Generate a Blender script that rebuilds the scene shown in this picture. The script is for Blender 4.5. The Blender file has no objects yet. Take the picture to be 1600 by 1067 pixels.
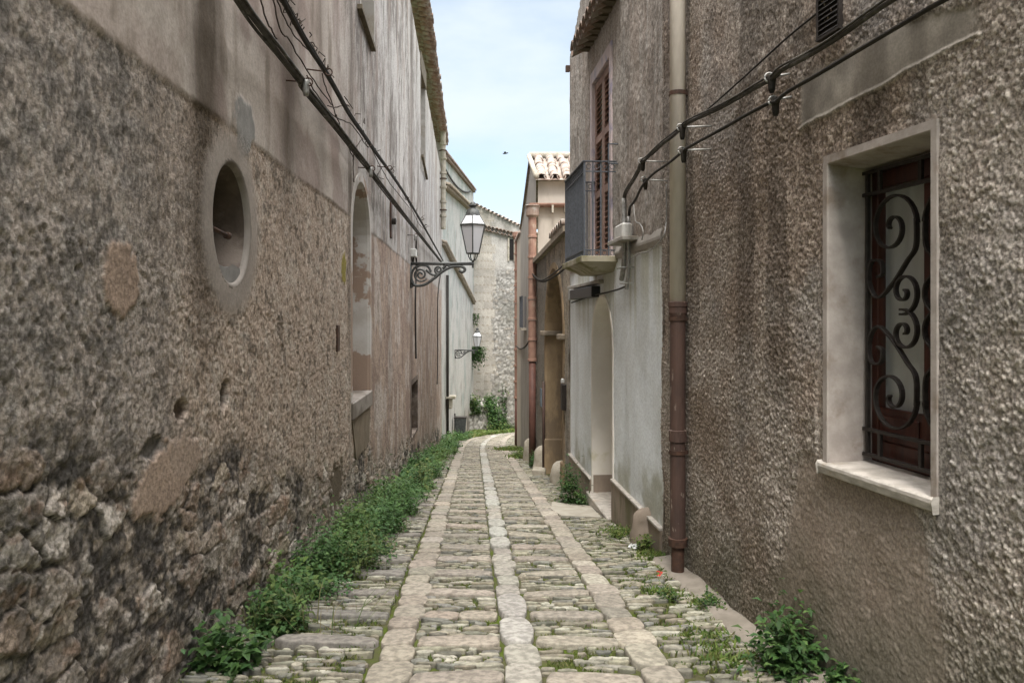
import bpy, math, random
import numpy as np
from mathutils import Vector
random.seed(7)
RNG = np.random.default_rng(11)
SC = bpy.context.scene
COL = SC.collection
V = Vector
F = 1200.0            # focal length in photo pixels (1600 wide)
CH = 1.267            # camera height above the street at y = 0
SL = 0.12             # fall of the street
KUP = V((0, 0, 1))

# ------------------------------------------------------------------ noise
def _h(ix, iy, seed):
    x = (ix.astype(np.int64) * 374761393 + iy.astype(np.int64) * 668265263 + seed * 974634777) & 0xFFFFFFFF
    x = ((x ^ (x >> 13)) * 1274126177) & 0xFFFFFFFF
    x = ((x ^ (x >> 16)) * 2246822519) & 0xFFFFFFFF
    x = x ^ (x >> 15)
    return (x & 0xFFFFFF) / float(0x1000000)

def vn(x, y, seed=0):
    x = np.asarray(x, float); y = np.asarray(y, float)
    ix = np.floor(x); iy = np.floor(y); fx = x - ix; fy = y - iy
    fx = fx * fx * fx * (fx * (fx * 6 - 15) + 10); fy = fy * fy * fy * (fy * (fy * 6 - 15) + 10)
    a = _h(ix, iy, seed); b = _h(ix + 1, iy, seed); c = _h(ix, iy + 1, seed); d = _h(ix + 1, iy + 1, seed)
    return (a + (b - a) * fx) * (1 - fy) + (c + (d - c) * fx) * fy

def fbm(x, y, o=4, seed=0, g=.5):
    s = 0; a = 1; t = 0
    for i in range(o):
        s = s + a * vn(x * 2 ** i + 17.3 * i, y * 2 ** i - 9.1 * i, seed + i); t += a; a *= g
    return s / t

def worley(x, y, seed=0, jit=.85):
    ix = np.floor(x); iy = np.floor(y)
    f1 = np.full(x.shape, 9.0); f2 = np.full(x.shape, 9.0); idv = np.zeros(x.shape)
    for dx in (-1, 0, 1):
        for dy in (-1, 0, 1):
            cx = ix + dx; cy = iy + dy
            px = cx + .5 + (_h(cx, cy, seed) - .5) * jit; py = cy + .5 + (_h(cx, cy, seed + 5) - .5) * jit
            d = np.hypot(px - x, py - y)
            n = d < f1
            f2 = np.where(n, f1, np.minimum(f2, d)); idv = np.where(n, _h(cx, cy, seed + 9), idv); f1 = np.where(n, d, f1)
    return f1, f2, idv
def stones(x, y, seed):
    f1, f2, i = worley(x, y, seed, .9)
    return f1, f2, i, f1 * np.cos(i * 97) 

def sst(a, b, x):
    t = np.clip((x - a) / (b - a), 0, 1); return t * t * (3 - 2 * t)
def mixc(a, b, m):
    return a * (1 - m[..., None]) + np.asarray(b, float) * m[..., None]

# ------------------------------------------------------------------ the street's plan
def gz(y): return -SL * y
def lx(z):
    z = np.asarray(z, float)
    return np.where(z < 25.8, -1.4 - .0375 * z, np.interp(z, [25.8, 40], [-2.3675, -2.0]))
RY = [-7, 2.867, 3.566, 4.15, 5.2, 6.5, 11.6, 16.2, 20, 25]
RXv = [3.3, 1.587, 1.456, 1.37, 1.335, 1.29, .873, .51, .42, .13]
def rx(z): return np.interp(z, RY, RXv)
def strip_x(y): return -.40 - .049 * y + .006 * np.maximum(np.asarray(y, float) - 22, 0) ** 2
def lz(x, off=0.0): return (1680 - 1200 * off) / (755 - x)
def rz(x, off=0.0):
    a, b = .8, 25.0
    for _ in range(50):
        m = (a + b) / 2
        if float(rx(m)) - off > (x - 800) / F * m: a = m
        else: b = m
    return (a + b) / 2
def hh(y, z): return (490 - y) * z / F
def LP(x, y, off=0.0):
    z = lz(x, off); return V((-1.4 + off - .0375 * z, z, CH + hh(y, z)))
def RP(x, y, off=0.0):
    z = rz(x, off); return V((float(rx(z)) - off, z, CH + hh(y, z)))
def AT(x, y, z): return V(((x - 800) / F * z, z, CH + hh(y, z)))

# ------------------------------------------------------------------ objects
ORG = {}
def props(o, label=None, cat=None, group=None, kind=None):
    if label: o['label'] = label
    if cat: o['category'] = cat
    if group: o['group'] = group
    if kind: o['kind'] = kind
    return o
def thing(name, loc, label, cat, group=None):
    o = bpy.data.objects.new(name, None); COL.objects.link(o); o.location = V(loc); o.empty_display_size = .2
    ORG[o.name] = V(loc); return props(o, label, cat, group)
def link(me, name, mat, parent=None, org=None, smooth=False):
    o = bpy.data.objects.new(name, me); COL.objects.link(o)
    if mat is not None:
        for m in (mat if isinstance(mat, (list, tuple)) else [mat]): me.materials.append(m)
    w = ORG[parent.name] if parent else V(org or (0, 0, 0))
    if w.length > 0: me.transform(__import__('mathutils').Matrix.Translation(-w))
    if parent: o.parent = parent
    else: o.location = w
    ORG[o.name] = w
    if smooth: me.polygons.foreach_set('use_smooth', np.ones(len(me.polygons), bool))
    me.update(); return o
def bevel(o, w=.004, seg=1):
    m = o.modifiers.new('Bevel', 'BEVEL'); m.width = w; m.segments = seg; m.limit_method = 'ANGLE'; return o

class FR:
    """frame on a wall: a along it, b up, d out of it"""
    def __init__(s, P, u, n): s.P = V(P); s.u = V(u).normalized(); s.n = V(n).normalized()
    def __call__(s, a, b, d=0.0): return s.P + s.u * a + KUP * b + s.n * d
def LF(z, h):      # left wall, a runs away from the camera
    u = V((-.0375, 1, 0)).normalized(); return FR((float(lx(z)), z, CH + h), u, (u.y, -u.x, 0))
def RF(z, h, dz=.4):
    u = V((float(rx(z + dz) - rx(z - dz)), 2 * dz, 0)).normalized(); return FR((float(rx(z)), z, CH + h), u, (-u.y, u.x, 0))

class MB:
    def __init__(s): s.v = []; s.f = []
    def add(s, vs, fs):
        o = len(s.v); s.v += [tuple(p) for p in vs]; s.f += [tuple(i + o for i in f) for f in fs]; return s
    def box(s, fr, a0, a1, b0, b1, d0, d1):
        p = [fr(a, b, d) for d in (d0, d1) for b in (b0, b1) for a in (a0, a1)]
        return s.add(p, [(0, 1, 3, 2), (4, 6, 7, 5), (0, 4, 5, 1), (2, 3, 7, 6), (0, 2, 6, 4), (1, 5, 7, 3)])
    def wbox(s, x0, x1, y0, y1, z0, z1):
        return s.box(FR((0, 0, 0), (1, 0, 0), (0, 1, 0)), x0, x1, z0, z1, y0, y1)
    def prism(s, fr, out, d0, d1):
        n = len(out); p = [fr(a, b, d0) for a, b in out] + [fr(a, b, d1) for a, b in out]
        return s.add(p, [tuple(range(n)), tuple(range(2 * n - 1, n - 1, -1))] + [(i, (i + 1) % n, n + (i + 1) % n, n + i) for i in range(n)])
    def loft(s, rings, closed=True, cap0=False, cap1=False):
        n = len(rings[0]); vs = [p for r in rings for p in r]; fs = []
        for k in range(len(rings) - 1):
            for i in range(n if closed else n - 1):
                j = (i + 1) % n; fs.append((k * n + i, k * n + j, (k + 1) * n + j, (k + 1) * n + i))
        if cap0: fs.append(tuple(range(n - 1, -1, -1)))
        if cap1: fs.append(tuple(range((len(rings) - 1) * n, len(rings) * n)))
        return s.add(vs, fs)
    def tube(s, pts, r, n=8, flat=None):
        pts = [V(p) for p in pts]; rings = []; T = (pts[1] - pts[0]).normalized()
        ref = KUP if abs(T.z) < .9 else V((1, 0, 0)); N = (ref - T * ref.dot(T)).normalized()
        for i, p in enumerate(pts):
            a = pts[max(i - 1, 0)]; b = pts[min(i + 1, len(pts) - 1)]; t = (b - a)
            t = t.normalized() if t.length > 1e-9 else T
            N = N - t * N.dot(t); N = N.normalized() if N.length > 1e-6 else t.orthogonal().normalized(); B = t.cross(N)
            rr = r[i] if isinstance(r, (list, tuple)) else r
            rings.append([p + N * math.cos(2 * math.pi * k / n) * rr + B * math.sin(2 * math.pi * k / n) * rr for k in range(n)]); T = t
        return s.loft(rings, True, True, True)
    def flatbar(s, pts, w, t, wn):
        """bar of width w along wn and thickness t, swept along pts lying across wn"""
        pts = [V(p) for p in pts]; wn = V(wn).normalized(); rings = []
        for i, p in enumerate(pts):
            d = (pts[min(i + 1, len(pts) - 1)] - pts[max(i - 1, 0)]).normalized(); q = d.cross(wn).normalized()
            rings.append([p + wn * w / 2 + q * t / 2, p + wn * w / 2 - q * t / 2, p - wn * w / 2 - q * t / 2, p - wn * w / 2 + q * t / 2])
        return s.loft(rings, True, True, True)
    def lathe(s, c, prof, n=16, ax=KUP):
        ax = V(ax).normalized(); a = ax.orthogonal().normalized(); b = ax.cross(a)
        return s.loft([[V(c) + ax * h + (a * math.cos(2 * math.pi * k / n) + b * math.sin(2 * math.pi * k / n)) * max(r, 1e-4) for k in range(n)] for r, h in prof], True, True, True)
    def build(s, name, mat, parent=None, org=None, smooth=False, bev=0):
        me = bpy.data.meshes.new(name); me.from_pydata(s.v, [], s.f); 
        o = link(me, name, mat, parent, org, smooth)
        if bev: bevel(o, bev)
        return o

def np_mesh(name, verts, faces, mat, parent=None, org=None, smooth=True, col=None):
    me = bpy.data.meshes.new(name); n = len(verts); m = len(faces); k = faces.shape[1]
    me.vertices.add(n); me.vertices.foreach_set('co', np.ascontiguousarray(verts, np.float32).ravel())
    me.loops.add(m * k); me.loops.foreach_set('vertex_index', np.ascontiguousarray(faces, np.int32).ravel())
    me.polygons.add(m); me.polygons.foreach_set('loop_start', np.arange(0, m * k, k, dtype=np.int32))
    me.polygons.foreach_set('loop_total', np.full(m, k, np.int32))
    if col is not None:
        a = me.color_attributes.new('Col', 'FLOAT_COLOR', 'POINT')
        c = np.ones((n, 4), np.float32); c[:, :col.shape[1]] = col; a.data.foreach_set('color', c.ravel())
    me.update(calc_edges=True); me.validate()
    return link(me, name, mat, parent, org, smooth)

# ------------------------------------------------------------------ materials
def M(name, c1=(.5, .5, .5), c2=None, rough=.85, scale=6, sx=(1, 1, 1), bump=.4, bscale=60, bdist=.006, metal=0, attr=False, var=.5, c3=None, s3=1.5, spec=.3, m3=(.48, .62), alpha=None):
    m = bpy.data.materials.new(name); m.use_nodes = True; nt = m.node_tree; N = nt.nodes; Lk = nt.links
    b = N['Principled BSDF']; b.inputs['Roughness'].default_value = rough; b.inputs['Metallic'].default_value = metal
    b.inputs['Specular IOR Level'].default_value = spec
    tc = N.new('ShaderNodeTexCoord')
    mp = N.new('ShaderNodeMapping'); mp.inputs['Scale'].default_value = sx; Lk.new(tc.outputs['Object'], mp.inputs['Vector'])
    def noise(sc, det=8, rg=.6, vec=None):
        n = N.new('ShaderNodeTexNoise'); n.inputs['Scale'].default_value = sc; n.inputs['Detail'].default_value = det; n.inputs['Roughness'].default_value = rg
        Lk.new(vec or mp.outputs['Vector'], n.inputs['Vector']); return n
    def ramp(src, a, c):
        r = N.new('ShaderNodeMapRange'); r.inputs[1].default_value = a; r.inputs[2].default_value = c; r.interpolation_type = 'SMOOTHSTEP'; Lk.new(src, r.inputs[0]); return r.outputs[0]
    def mix(f, a, c, mode='MIX'):
        x = N.new('ShaderNodeMix'); x.data_type = 'RGBA'; x.blend_type = mode
        if isinstance(f, float): x.inputs[0].default_value = f
        else: Lk.new(f, x.inputs[0])
        for s, v in ((6, a), (7, c)):
            if isinstance(v, tuple): x.inputs[s].default_value = (*v, 1)
            else: Lk.new(v, x.inputs[s])
        return x.outputs[2]
    if attr:
        at = N.new('ShaderNodeAttribute'); at.attribute_name = 'Col'
        n1 = noise(scale); f = ramp(n1.outputs['Fac'], .25, .75)
        f = ramp(n1.outputs['Fac'], .36, .64); g = N.new('ShaderNodeMapRange'); g.inputs[3].default_value = 1 - var; g.inputs[4].default_value = 1 + var; Lk.new(f, g.inputs[0])
        one = N.new('ShaderNodeMix'); one.data_type = 'FLOAT'; one.inputs[2].default_value = 1; Lk.new(at.outputs['Alpha'], one.inputs[0]); Lk.new(g.outputs[0], one.inputs[3])
        class g: outputs = [one.outputs[0]]
        cb = N.new('ShaderNodeCombineColor'); [Lk.new(g.outputs[0], cb.inputs[i]) for i in range(3)]
        c = mix(1.0, at.outputs['Color'], cb.outputs[0], 'MULTIPLY')
    else:
        c2 = c2 or tuple(x * .6 for x in c1)
        n1 = noise(scale); c = mix(ramp(n1.outputs['Fac'], .32, .68), c2, c1)
        if c3: c = mix(ramp(noise(s3, 10, .65).outputs['Fac'], *m3), c, c3)
    Lk.new(c, b.inputs['Base Color'])
    if bump:
        bn = N.new('ShaderNodeBump'); bn.inputs['Strength'].default_value = bump; bn.inputs['Distance'].default_value = bdist
        if attr:
            mu = N.new('ShaderNodeMath'); mu.operation = 'MULTIPLY'; mu.inputs[1].default_value = bump; Lk.new(at.outputs['Alpha'], mu.inputs[0]); Lk.new(mu.outputs[0], bn.inputs['Strength'])
        Lk.new(noise(bscale, 6, .65, tc.outputs['Object']).outputs['Fac'], bn.inputs['Height']); Lk.new(bn.outputs[0], b.inputs['Normal'])
    return m

def leaf_mat(name, tr=.35):
    m = bpy.data.materials.new(name); m.use_nodes = True; nt = m.node_tree; N = nt.nodes
    b = N['Principled BSDF']; b.inputs['Roughness'].default_value = .55; b.inputs['Specular IOR Level'].default_value = .25
    a = N.new('ShaderNodeAttribute'); a.attribute_name = 'Col'; nt.links.new(a.outputs['Color'], b.inputs['Base Color'])
    t = N.new('ShaderNodeBsdfTranslucent'); nt.links.new(a.outputs['Color'], t.inputs['Color'])
    x = N.new('ShaderNodeMixShader'); x.inputs[0].default_value = tr
    nt.links.new(b.outputs[0], x.inputs[1]); nt.links.new(t.outputs[0], x.inputs[2]); nt.links.new(x.outputs[0], N['Material Output'].inputs['Surface']); return m

MT = dict(
    wallL=M('stucco_and_rubble', attr=True, scale=48, var=.34, bump=.7, bscale=75, bdist=.012, rough=.95, spec=.1),
    wallR=M('roughcast', attr=True, scale=85, var=.42, bump=.6, bscale=130, bdist=.006, rough=.95, spec=.1),
    wallG=M('weathered_render', attr=True, scale=40, var=.25, bump=.5, bscale=140, bdist=.006, rough=.95, spec=.1),
    street=M('paving_stone', attr=True, scale=26, var=.26, bump=.6, bscale=110, bdist=.006, rough=.8, spec=.2),
    soil=M('mossy_soil', (.11, .10, .06), (.09, .125, .02), scale=5, bump=.8, bscale=80, bdist=.02, rough=1, spec=.05),
    cement=M('smooth_cement', (.42, .40, .37), (.30, .28, .25), scale=5, bump=.25, bscale=90, c3=(.24, .21, .17), s3=2.5),
    reveal=M('painted_plaster', (.43, .38, .345), (.32, .28, .25), scale=9, bump=.35, bscale=60, c3=(.24, .19, .15), s3=5, m3=(.5, .72)),
    marble=M('worn_marble', (.52, .48, .43), (.34, .31, .27), scale=14, sx=(1, 1, 3), bump=.3, bscale=70, rough=.6, c3=(.38, .29, .2), s3=5, m3=(.55, .75)),
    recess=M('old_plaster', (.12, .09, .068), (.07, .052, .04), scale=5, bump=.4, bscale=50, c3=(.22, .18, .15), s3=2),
    ring=M('grey_plaster', (.29, .26, .232), (.235, .205, .178), scale=7, bump=.45, bscale=70, c3=(.165, .14, .115), s3=3),
    nichep=M('patchy_plaster', (.52, .50, .475), (.42, .385, .35), scale=3, bump=.4, bscale=60, c3=(.30, .22, .17), s3=1.1, m3=(.48, .51)),
    patch=M('grey_cement', (.26, .25, .235), (.19, .18, .17), scale=12, bump=.5, bscale=80),
    darkwood=M('red_brown_wood', (.075, .022, .013), (.04, .013, .009), scale=5, sx=(6, 6, .6), bump=.2, bscale=40, rough=.45, spec=.4),
    void=M('dark_interior', (.012, .010, .009), (.008, .007, .006), bump=0),
    iron=M('dark_iron', (.045, .038, .034), (.028, .023, .02), scale=30, rough=.5, bump=.3, bscale=120, bdist=.002, metal=.3),
    lampiron=M('grey_green_iron', (.10, .102, .098), (.055, .057, .054), scale=30, rough=.5, bump=.3, bscale=120, bdist=.002, metal=.4),
    rust=M('rusty_iron', (.085, .045, .03), (.05, .03, .022), scale=20, rough=.75, bump=.4, bscale=90, bdist=.003),
    cable=M('grey_cable', (.075, .068, .058), (.035, .03, .026), scale=14, rough=.7, bump=.3, bscale=60, bdist=.003, c3=(.15, .14, .125), s3=8, m3=(.52, .66)),
    dcable=M('dark_cable', (.04, .034, .028), (.022, .019, .016), scale=14, rough=.75, bump=.5, bscale=60, bdist=.004),
    galv=M('galvanised_steel', (.42, .415, .40), (.26, .25, .23), scale=25, rough=.5, bump=.2, bscale=90, bdist=.002, metal=.5),
    pipeG=M('beige_painted_pipe', (.70, .64, .56), (.60, .54, .47), scale=5, sx=(2, 2, .5), rough=.7, bump=.3, bscale=160, bdist=.003, c3=(.34, .28, .22), s3=3, m3=(.58, .74)),
    pipeR=M('rust_brown_pipe', (.10, .060, .047), (.065, .042, .035), scale=5, sx=(2, 2, .6), rough=.6, bump=.3, bscale=60, bdist=.003, c3=(.27, .22, .18), s3=9, m3=(.60, .66)),
    terra=M('terracotta', (.33, .20, .15), (.25, .145, .11), scale=9, rough=.85, bump=.3, bscale=60, c3=(.45, .36, .28), s3=3, m3=(.55, .7)),
    terrad=M('painted_red_pipe', (.15, .072, .055), (.105, .052, .042), scale=8, rough=.6, bump=.2, bscale=60),
    tile=M('old_roof_tile', (.25, .175, .135), (.16, .11, .085), scale=5, rough=.95, bump=.5, bscale=60, c3=(.27, .24, .21), s3=6, m3=(.46, .58)),
    tileP=M('pale_pink_tile', (.32, .255, .215), (.23, .165, .13), scale=3.5, rough=.95, bump=.5, bscale=50, c3=(.33, .30, .265), s3=5, m3=(.44, .58)),
    tileD=M('mossy_tile', (.31, .26, .20), (.20, .165, .125), scale=6, rough=.95, bump=.6, bscale=60),
    wood=M('grey_wood', (.16, .13, .09), (.085, .07, .045), scale=6, sx=(1, 1, 1), bump=.4, bscale=60),
    pinkpaint=M('pinkish_paint', (.55, .46, .45), (.46, .38, .37), scale=8, bump=.2, bscale=60, rough=.6, c3=(.30, .27, .33), s3=4),
    shutter=M('brown_red_shutter', (.30, .20, .165), (.22, .14, .115), scale=8, sx=(1, 1, .4), bump=.3, bscale=60, rough=.7),
    shutterO=M('sun_bleached_shutter', (.30, .16, .11), (.22, .12, .085), scale=8, bump=.3, bscale=60, rough=.7),
    railing=M('blue_grey_iron', (.12, .13, .15), (.08, .087, .10), scale=30, rough=.55, bump=.2, bscale=90, bdist=.002, metal=.2),
    slab=M('mossy_concrete', (.38, .345, .265), (.26, .235, .16), scale=5, bump=.5, bscale=60, c3=(.15, .14, .045), s3=3.5),
    plinth=M('brown_plinth', (.31, .25, .20), (.22, .18, .14), scale=4, sx=(1, 1, .5), bump=.3, bscale=80, c3=(.17, .155, .09), s3=2.5, m3=(.52, .66)),
    stone=M('pale_stone', (.42, .385, .32), (.30, .27, .215), scale=6, bump=.6, bscale=50, bdist=.012, c3=(.2, .19, .12), s3=4, m3=(.55, .7)),
    ochre=M('ochre_stone', (.36, .27, .165), (.25, .18, .11), scale=4, sx=(1, 1, .4), bump=.5, bscale=60, c3=(.2, .15, .1), s3=2.5),
    cream=M('cream_render', (.50, .455, .395), (.43, .385, .33), scale=3, sx=(1, 1, .4), bump=.35, bscale=60, c3=(.38, .34, .29), s3=2, m3=(.5, .7)),
    greyr=M('grey_render', (.38, .35, .315), (.28, .26, .235), scale=6, sx=(1, 1, .25), bump=.5, bscale=90, c3=(.2, .185, .165), s3=3, m3=(.52, .68)),
    whitebox=M('white_plastic', (.62, .61, .58), (.5, .49, .46), scale=10, bump=.1, rough=.5),
    ceramic=M('porcelain', (.6, .6, .58), (.4, .4, .38), scale=10, bump=0, rough=.3),
    paper=M('white_paper', (.75, .75, .74), (.6, .6, .6), scale=10, bump=.2),
    red=M('red_petal', (.5, .05, .03), (.35, .03, .02), bump=0),
    bag=M('grey_bin_metal', (.11, .115, .115), (.06, .065, .065), scale=12, bump=.2, rough=.5, metal=.3),
    birdm=M('dark_feathers', (.03, .03, .035), (.02, .02, .02), bump=0),
    curtain=M('grey_curtain', (.60, .61, .585), (.54, .55, .53), scale=3, sx=(3, 3, .6), bump=.2, bscale=30),
    leaf=leaf_mat('green_leaf', .32), grass=leaf_mat('grass_blade', .35),
)
def glass_mat(name, col, rough, alpha):
    m = bpy.data.materials.new(name); m.use_nodes = True; b = m.node_tree.nodes['Principled BSDF']
    b.inputs['Base Color'].default_value = (*col, 1); b.inputs['Roughness'].default_value = rough; b.inputs['Alpha'].default_value = alpha; b.inputs['Specular IOR Level'].default_value = .6
    return m
MT['pane'] = glass_mat('window_glass', (.15, .17, .17), .03, .12)
MT['lampglass'] = glass_mat('frosted_glass', (.52, .52, .54), .35, .92)
MT['lampglassW'] = glass_mat('white_frosted_glass', (.62, .63, .65), .3, .95)

# ------------------------------------------------------------------ displaced wall sheets
def steps(a, b, f):
    o = [a]
    while o[-1] < b - 1e-6: o.append(min(b, o[-1] + f(o[-1])))
    return np.array(o)
def wall_sheet(name, S, P, N, Tt, disp, col, keep, mat, parent, rgh=None):
    """S,Tt grids (rows = height). P(S)->x,  N = (nx, ny) per s.  Tt = world z"""
    X = P[None, :] + disp * N[0][None, :]; Y = S + disp * N[1][None, :]
    v = np.stack([X, Y, Tt], -1).reshape(-1, 3); r, c = S.shape
    i = (np.arange(r - 1)[:, None] * c + np.arange(c - 1)[None, :])
    f = np.stack([i, i + 1, i + c + 1, i + c], -1)[keep].reshape(-1, 4)
    used = np.zeros(len(v), bool); used[f.ravel()] = True; idx = np.cumsum(used) - 1
    if rgh is not None: col = np.concatenate([col, np.clip(rgh, 0, 1)[..., None]], -1)
    return np_mesh(name, v[used], idx[f], mat, parent, col=col.reshape(-1, col.shape[-1])[used])
def cen(a): return (a[:-1, :-1] + a[1:, :-1] + a[:-1, 1:] + a[1:, 1:]) / 4
def blob(S, H, zc, hc, rz_, rh, seed, w=.35):
    return np.hypot((S - zc) / rz_, (H - hc) / rh) + w * (fbm(S * 9, H * 9, 5, seed, .6) - .5) * 2

# =================================================================== LEFT HOUSE
HL = thing('plaster_house', (-1.6, 6, gz(6)), 'long tall plastered house along the left side of the lane, with a round wall opening', 'house')
OC = dict(z=4.29, h=hh(350, 4.29), rz=.315, rh=.335)          # the round opening
NI = dict(z0=lz(549), z1=lz(577)); NI['h0'] = hh(628, NI['z0']); NI['ht'] = hh(283, 8.7)
SLOT = dict(z0=lz(656.5), z1=lz(664))
UW = dict(z0=lz(562), z1=lz(583))
def left_wall():
    s1 = np.concatenate([np.arange(-2, 1.2, .2), steps(1.2, 25.8, lambda z: max(.0030 * z, .0075))])
    t1 = np.concatenate([np.arange(-.3, 1.9, .0095), np.arange(1.9, 4.6, .018), np.arange(4.6, 9.01, .05)])
    S, T = np.meshgrid(s1, t1); Z = T - SL * S; H = Z - CH
    eave = 6.86 + .125 * (16.8 - S)
    # ---- zones
    wx = S + .07 * (fbm(S * 6, T * 6, 4, 3, .6) - .5) + .03 * (fbm(S * 24, T * 24, 2, 5) - .5); wt = T + .07 * (fbm(S * 6, T * 6, 4, 4, .6) - .5) + .03 * (fbm(S * 24, T * 24, 2, 6) - .5)
    Tr = .55 + .62 * np.exp(-np.maximum(S - 2.6, 0) / 3.6) + .55 * (fbm(S * 1.6, T * 1.6, 4, 21) - .5) * 2 * .6
    rub = sst(.10, -.14, T - Tr)
    f1, f2, rid = worley(wx / .24, wt / .125, 31, .95); e = f2 - f1
    g1, g2, gid = worley(wx / .10, wt / .075, 37, .9); ge = g2 - g1
    show = (rid > .52)
    st = sst(.045, .12, e) * show
    dome = np.minimum(e, .6)
    small = sst(.06, .3, ge) * (gid > .5) * (1 - st)
    fine = fbm(S * 60, T * 60, 3, 40, .7) - .5
    mid = fbm(S * 11, T * 11, 4, 44) - .5
    d_r = st * (.004 + .008 * rid + .026 * (fbm(S * 6 + 7 * rid, T * 7 + 3 * rid, 2, 45) - .5)) + small * .006 + mid * .012 + fine * .018 - .010 - .007 * sst(.06, .02, e) * show
    # ---- stucco
    band = 1.02 + .004 * np.sin(S * 3) - np.clip((S - 9) * .0155, 0, .6)
    up = sst(-.004, .012, H - band) * (1 - sst(9.3, 9.45, S) * 0)
    far = sst(9.3, 9.7, S)
    pits = sst(.60, .72, fbm(S * 34, T * 34, 3, 50)) * (1 - .6 * far)
    d_s = fine * .011 * (1 - .55 * far) + mid * .009 - pits * .005
    d_u = .008 + (fbm(S * 3, T * 3, 4, 60) - .5) * .016 + fine * .004
    # ---- colours
    n1 = fbm(S * 1.3, T * 1.3, 5, 70); n2 = fbm(S * 6, T * 6, 5, 71); n3 = fbm(S * 25, T * 25, 3, 72)
    str_ = fbm(S * 4, T * .9, 5, 73); strf = fbm(S * 16, T * 2.2, 4, 74)
    c = np.ones(S.shape + (3,)) * np.array([.43, .345, .28])
    c = mixc(c, (.47, .405, .345), sst(.42, .68, n2 * .5 + n3 * .5))
    c = mixc(c, (.22, .165, .125), sst(.55, .72, fbm(S * 34, T * 30, 4, 66)) * .7); c = mixc(c, (.12, .10, .08), sst(.60, .68, fbm(S * 12, T * 15, 5, 67, .62)) * .7)
    near = sst(4.3, 2.7, S + 1.2 * (n1 - .5))
    cg = np.ones_like(c) * np.array([.33, .285, .25]); cg = mixc(cg, (.185, .165, .148), sst(.46, .66, fbm(S * 8, T * 8, 5, 68, .68))); cg = mixc(cg, (.40, .37, .335), sst(.54, .70, fbm(S * 46, T * 46, 3, 77)) * .5); cg = mixc(cg, (.10, .09, .08), sst(.60, .67, fbm(S * 17, T * 14, 5, 69, .6)) * .7)
    c = mixc(c, (0, 0, 0), near) + cg * near[..., None]
    farc = np.ones_like(c) * np.array([.36, .28, .225]); farc = mixc(farc, (.25, .185, .15), sst(.40, .64, str_ * .35 + .4 * fbm(S * 3, T * 1.4, 5, 85) + .25 * n3)); farc = mixc(farc, (.42, .37, .33), sst(.5, .66, fbm(S * 3.5, T * 1.6, 5, 79)) * .8); farc = mixc(farc, (.17, .13, .11), sst(.57, .70, fbm(S * 14, T * 8, 4, 86)) * .6)
    c = mixc(c, (0, 0, 0), far) + farc * far[..., None]
    cu = np.ones_like(c) * np.array([.43, .365, .325])
    cu = mixc(cu, (.50, .445, .40), sst(.45, .65, n1)); cu = mixc(cu, (.225, .185, .15), sst(.50, .72, str_) * .75); cu = mixc(cu, (.29, .225, .20), sst(.5, .7, fbm(S * 2.2, T * 2.2, 4, 80)) * .7)
    fu = sst(7.2, 9.6, S + .9 * (n1 - .5) + .35 * np.clip(H - 1, 0, 4)) # grey streaked upper wall
    spk = fbm(S * 26, T * 9, 4, 75); cf = np.ones_like(c) * np.array([.45, .425, .40]); cf = mixc(cf, (.17, .15, .135), sst(.40, .60, strf * .15 + str_ * .30 + spk * .30 + .25 * fbm(S * 2.5, T * 1.2, 4, 84)) * (.95 - .45 * sst(14, 20, S))); cf = mixc(cf, (.28, .225, .195), sst(.55, .75, fbm(S * 4, T * .7, 4, 81)) * .6)
    cf = mixc(cf, (.5, .485, .46), sst(.55, .8, fbm(S * 3, T * .35, 4, 82)) * sst(13, 19, S) * .8)
    cu = mixc(cu, (0, 0, 0), fu) + cf * fu[..., None]
    c = mixc(c, (0, 0, 0), up) + cu * up[..., None]
    d = d_s * (1 - up) + d_u * up
    # vertical brown run of damp by the round opening, and fainter ones
    for zc, w, lo, hi, a in ((3.86, .19, -.1, 5, .95), (5.5, .30, .75, 5, .55), (6.6, .2, .9, 5, .3), (3.3, .12, .2, 5, .2), (8.05, .12, -.5, 5, .5), (11.5, .2, -1.5, 5, .25), (14.9, .25, -2.5, .6, .4)):
        m = np.exp(-((S - zc + .12 * (fbm(S * 0 + 3, T * 1.2, 3, 83) - .5)) / w) ** 2) * sst(lo - .5, lo + .5, H) * a * (.6 + .8 * str_)
        c = mixc(c, (.085, .065, .047), np.clip(m * 1.15, 0, .9))
    # rubble colours
    pal = np.array([[.38, .32, .265], [.35, .305, .262], [.43, .38, .33], [.33, .26, .205], [.37, .315, .25], [.32, .285, .25], [.45, .405, .355]])
    cs = pal[(rid * 61).astype(int) % len(pal)] * (.72 + .5 * _h(np.floor(rid * 999), np.floor(rid * 77), 47) + .25 * (n2 - .5))[..., None]
    cs = mixc(cs, (.2, .13, .09), sst(.55, .75, fbm(S * 10, T * 16, 4, 90)) * .7)
    cm = np.ones_like(c) * np.array([.31, .265, .222]); cm = mixc(cm, (.19, .16, .135), sst(.42, .66, n3)); cm = mixc(cm, (.39, .35, .305), sst(.5, .7, fbm(S * 16, T * 16, 4, 98)) * .8)
    gs = pal[(gid * 71).astype(int) % len(pal)]
    cm = mixc(cm, (0, 0, 0), small) + gs * small[..., None]
    cr = mixc(cm, (0, 0, 0), st) + cs * st[..., None]
    mould = sst(.48, .54, fbm(S * 2.1, T * 2.1, 5, 91) + .30 * sst(4.0, 2.4, S) - .08 * sst(4, 7, S) + .05 * (n3 - .5)) * (1 - .75 * st)
    cr = mixc(cr, (.05, .047, .045), mould * sst(.30, .6, n3 * .6 + n2 * .4) * .85)
    mould2 = sst(.58, .66, fbm(S * 1.1, T * 2.5, 5, 92)) * sst(10, 13, S) * sst(1.0, .4, T)
    cr = mixc(cr, (.06, .055, .05), mould2 * .8)
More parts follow.
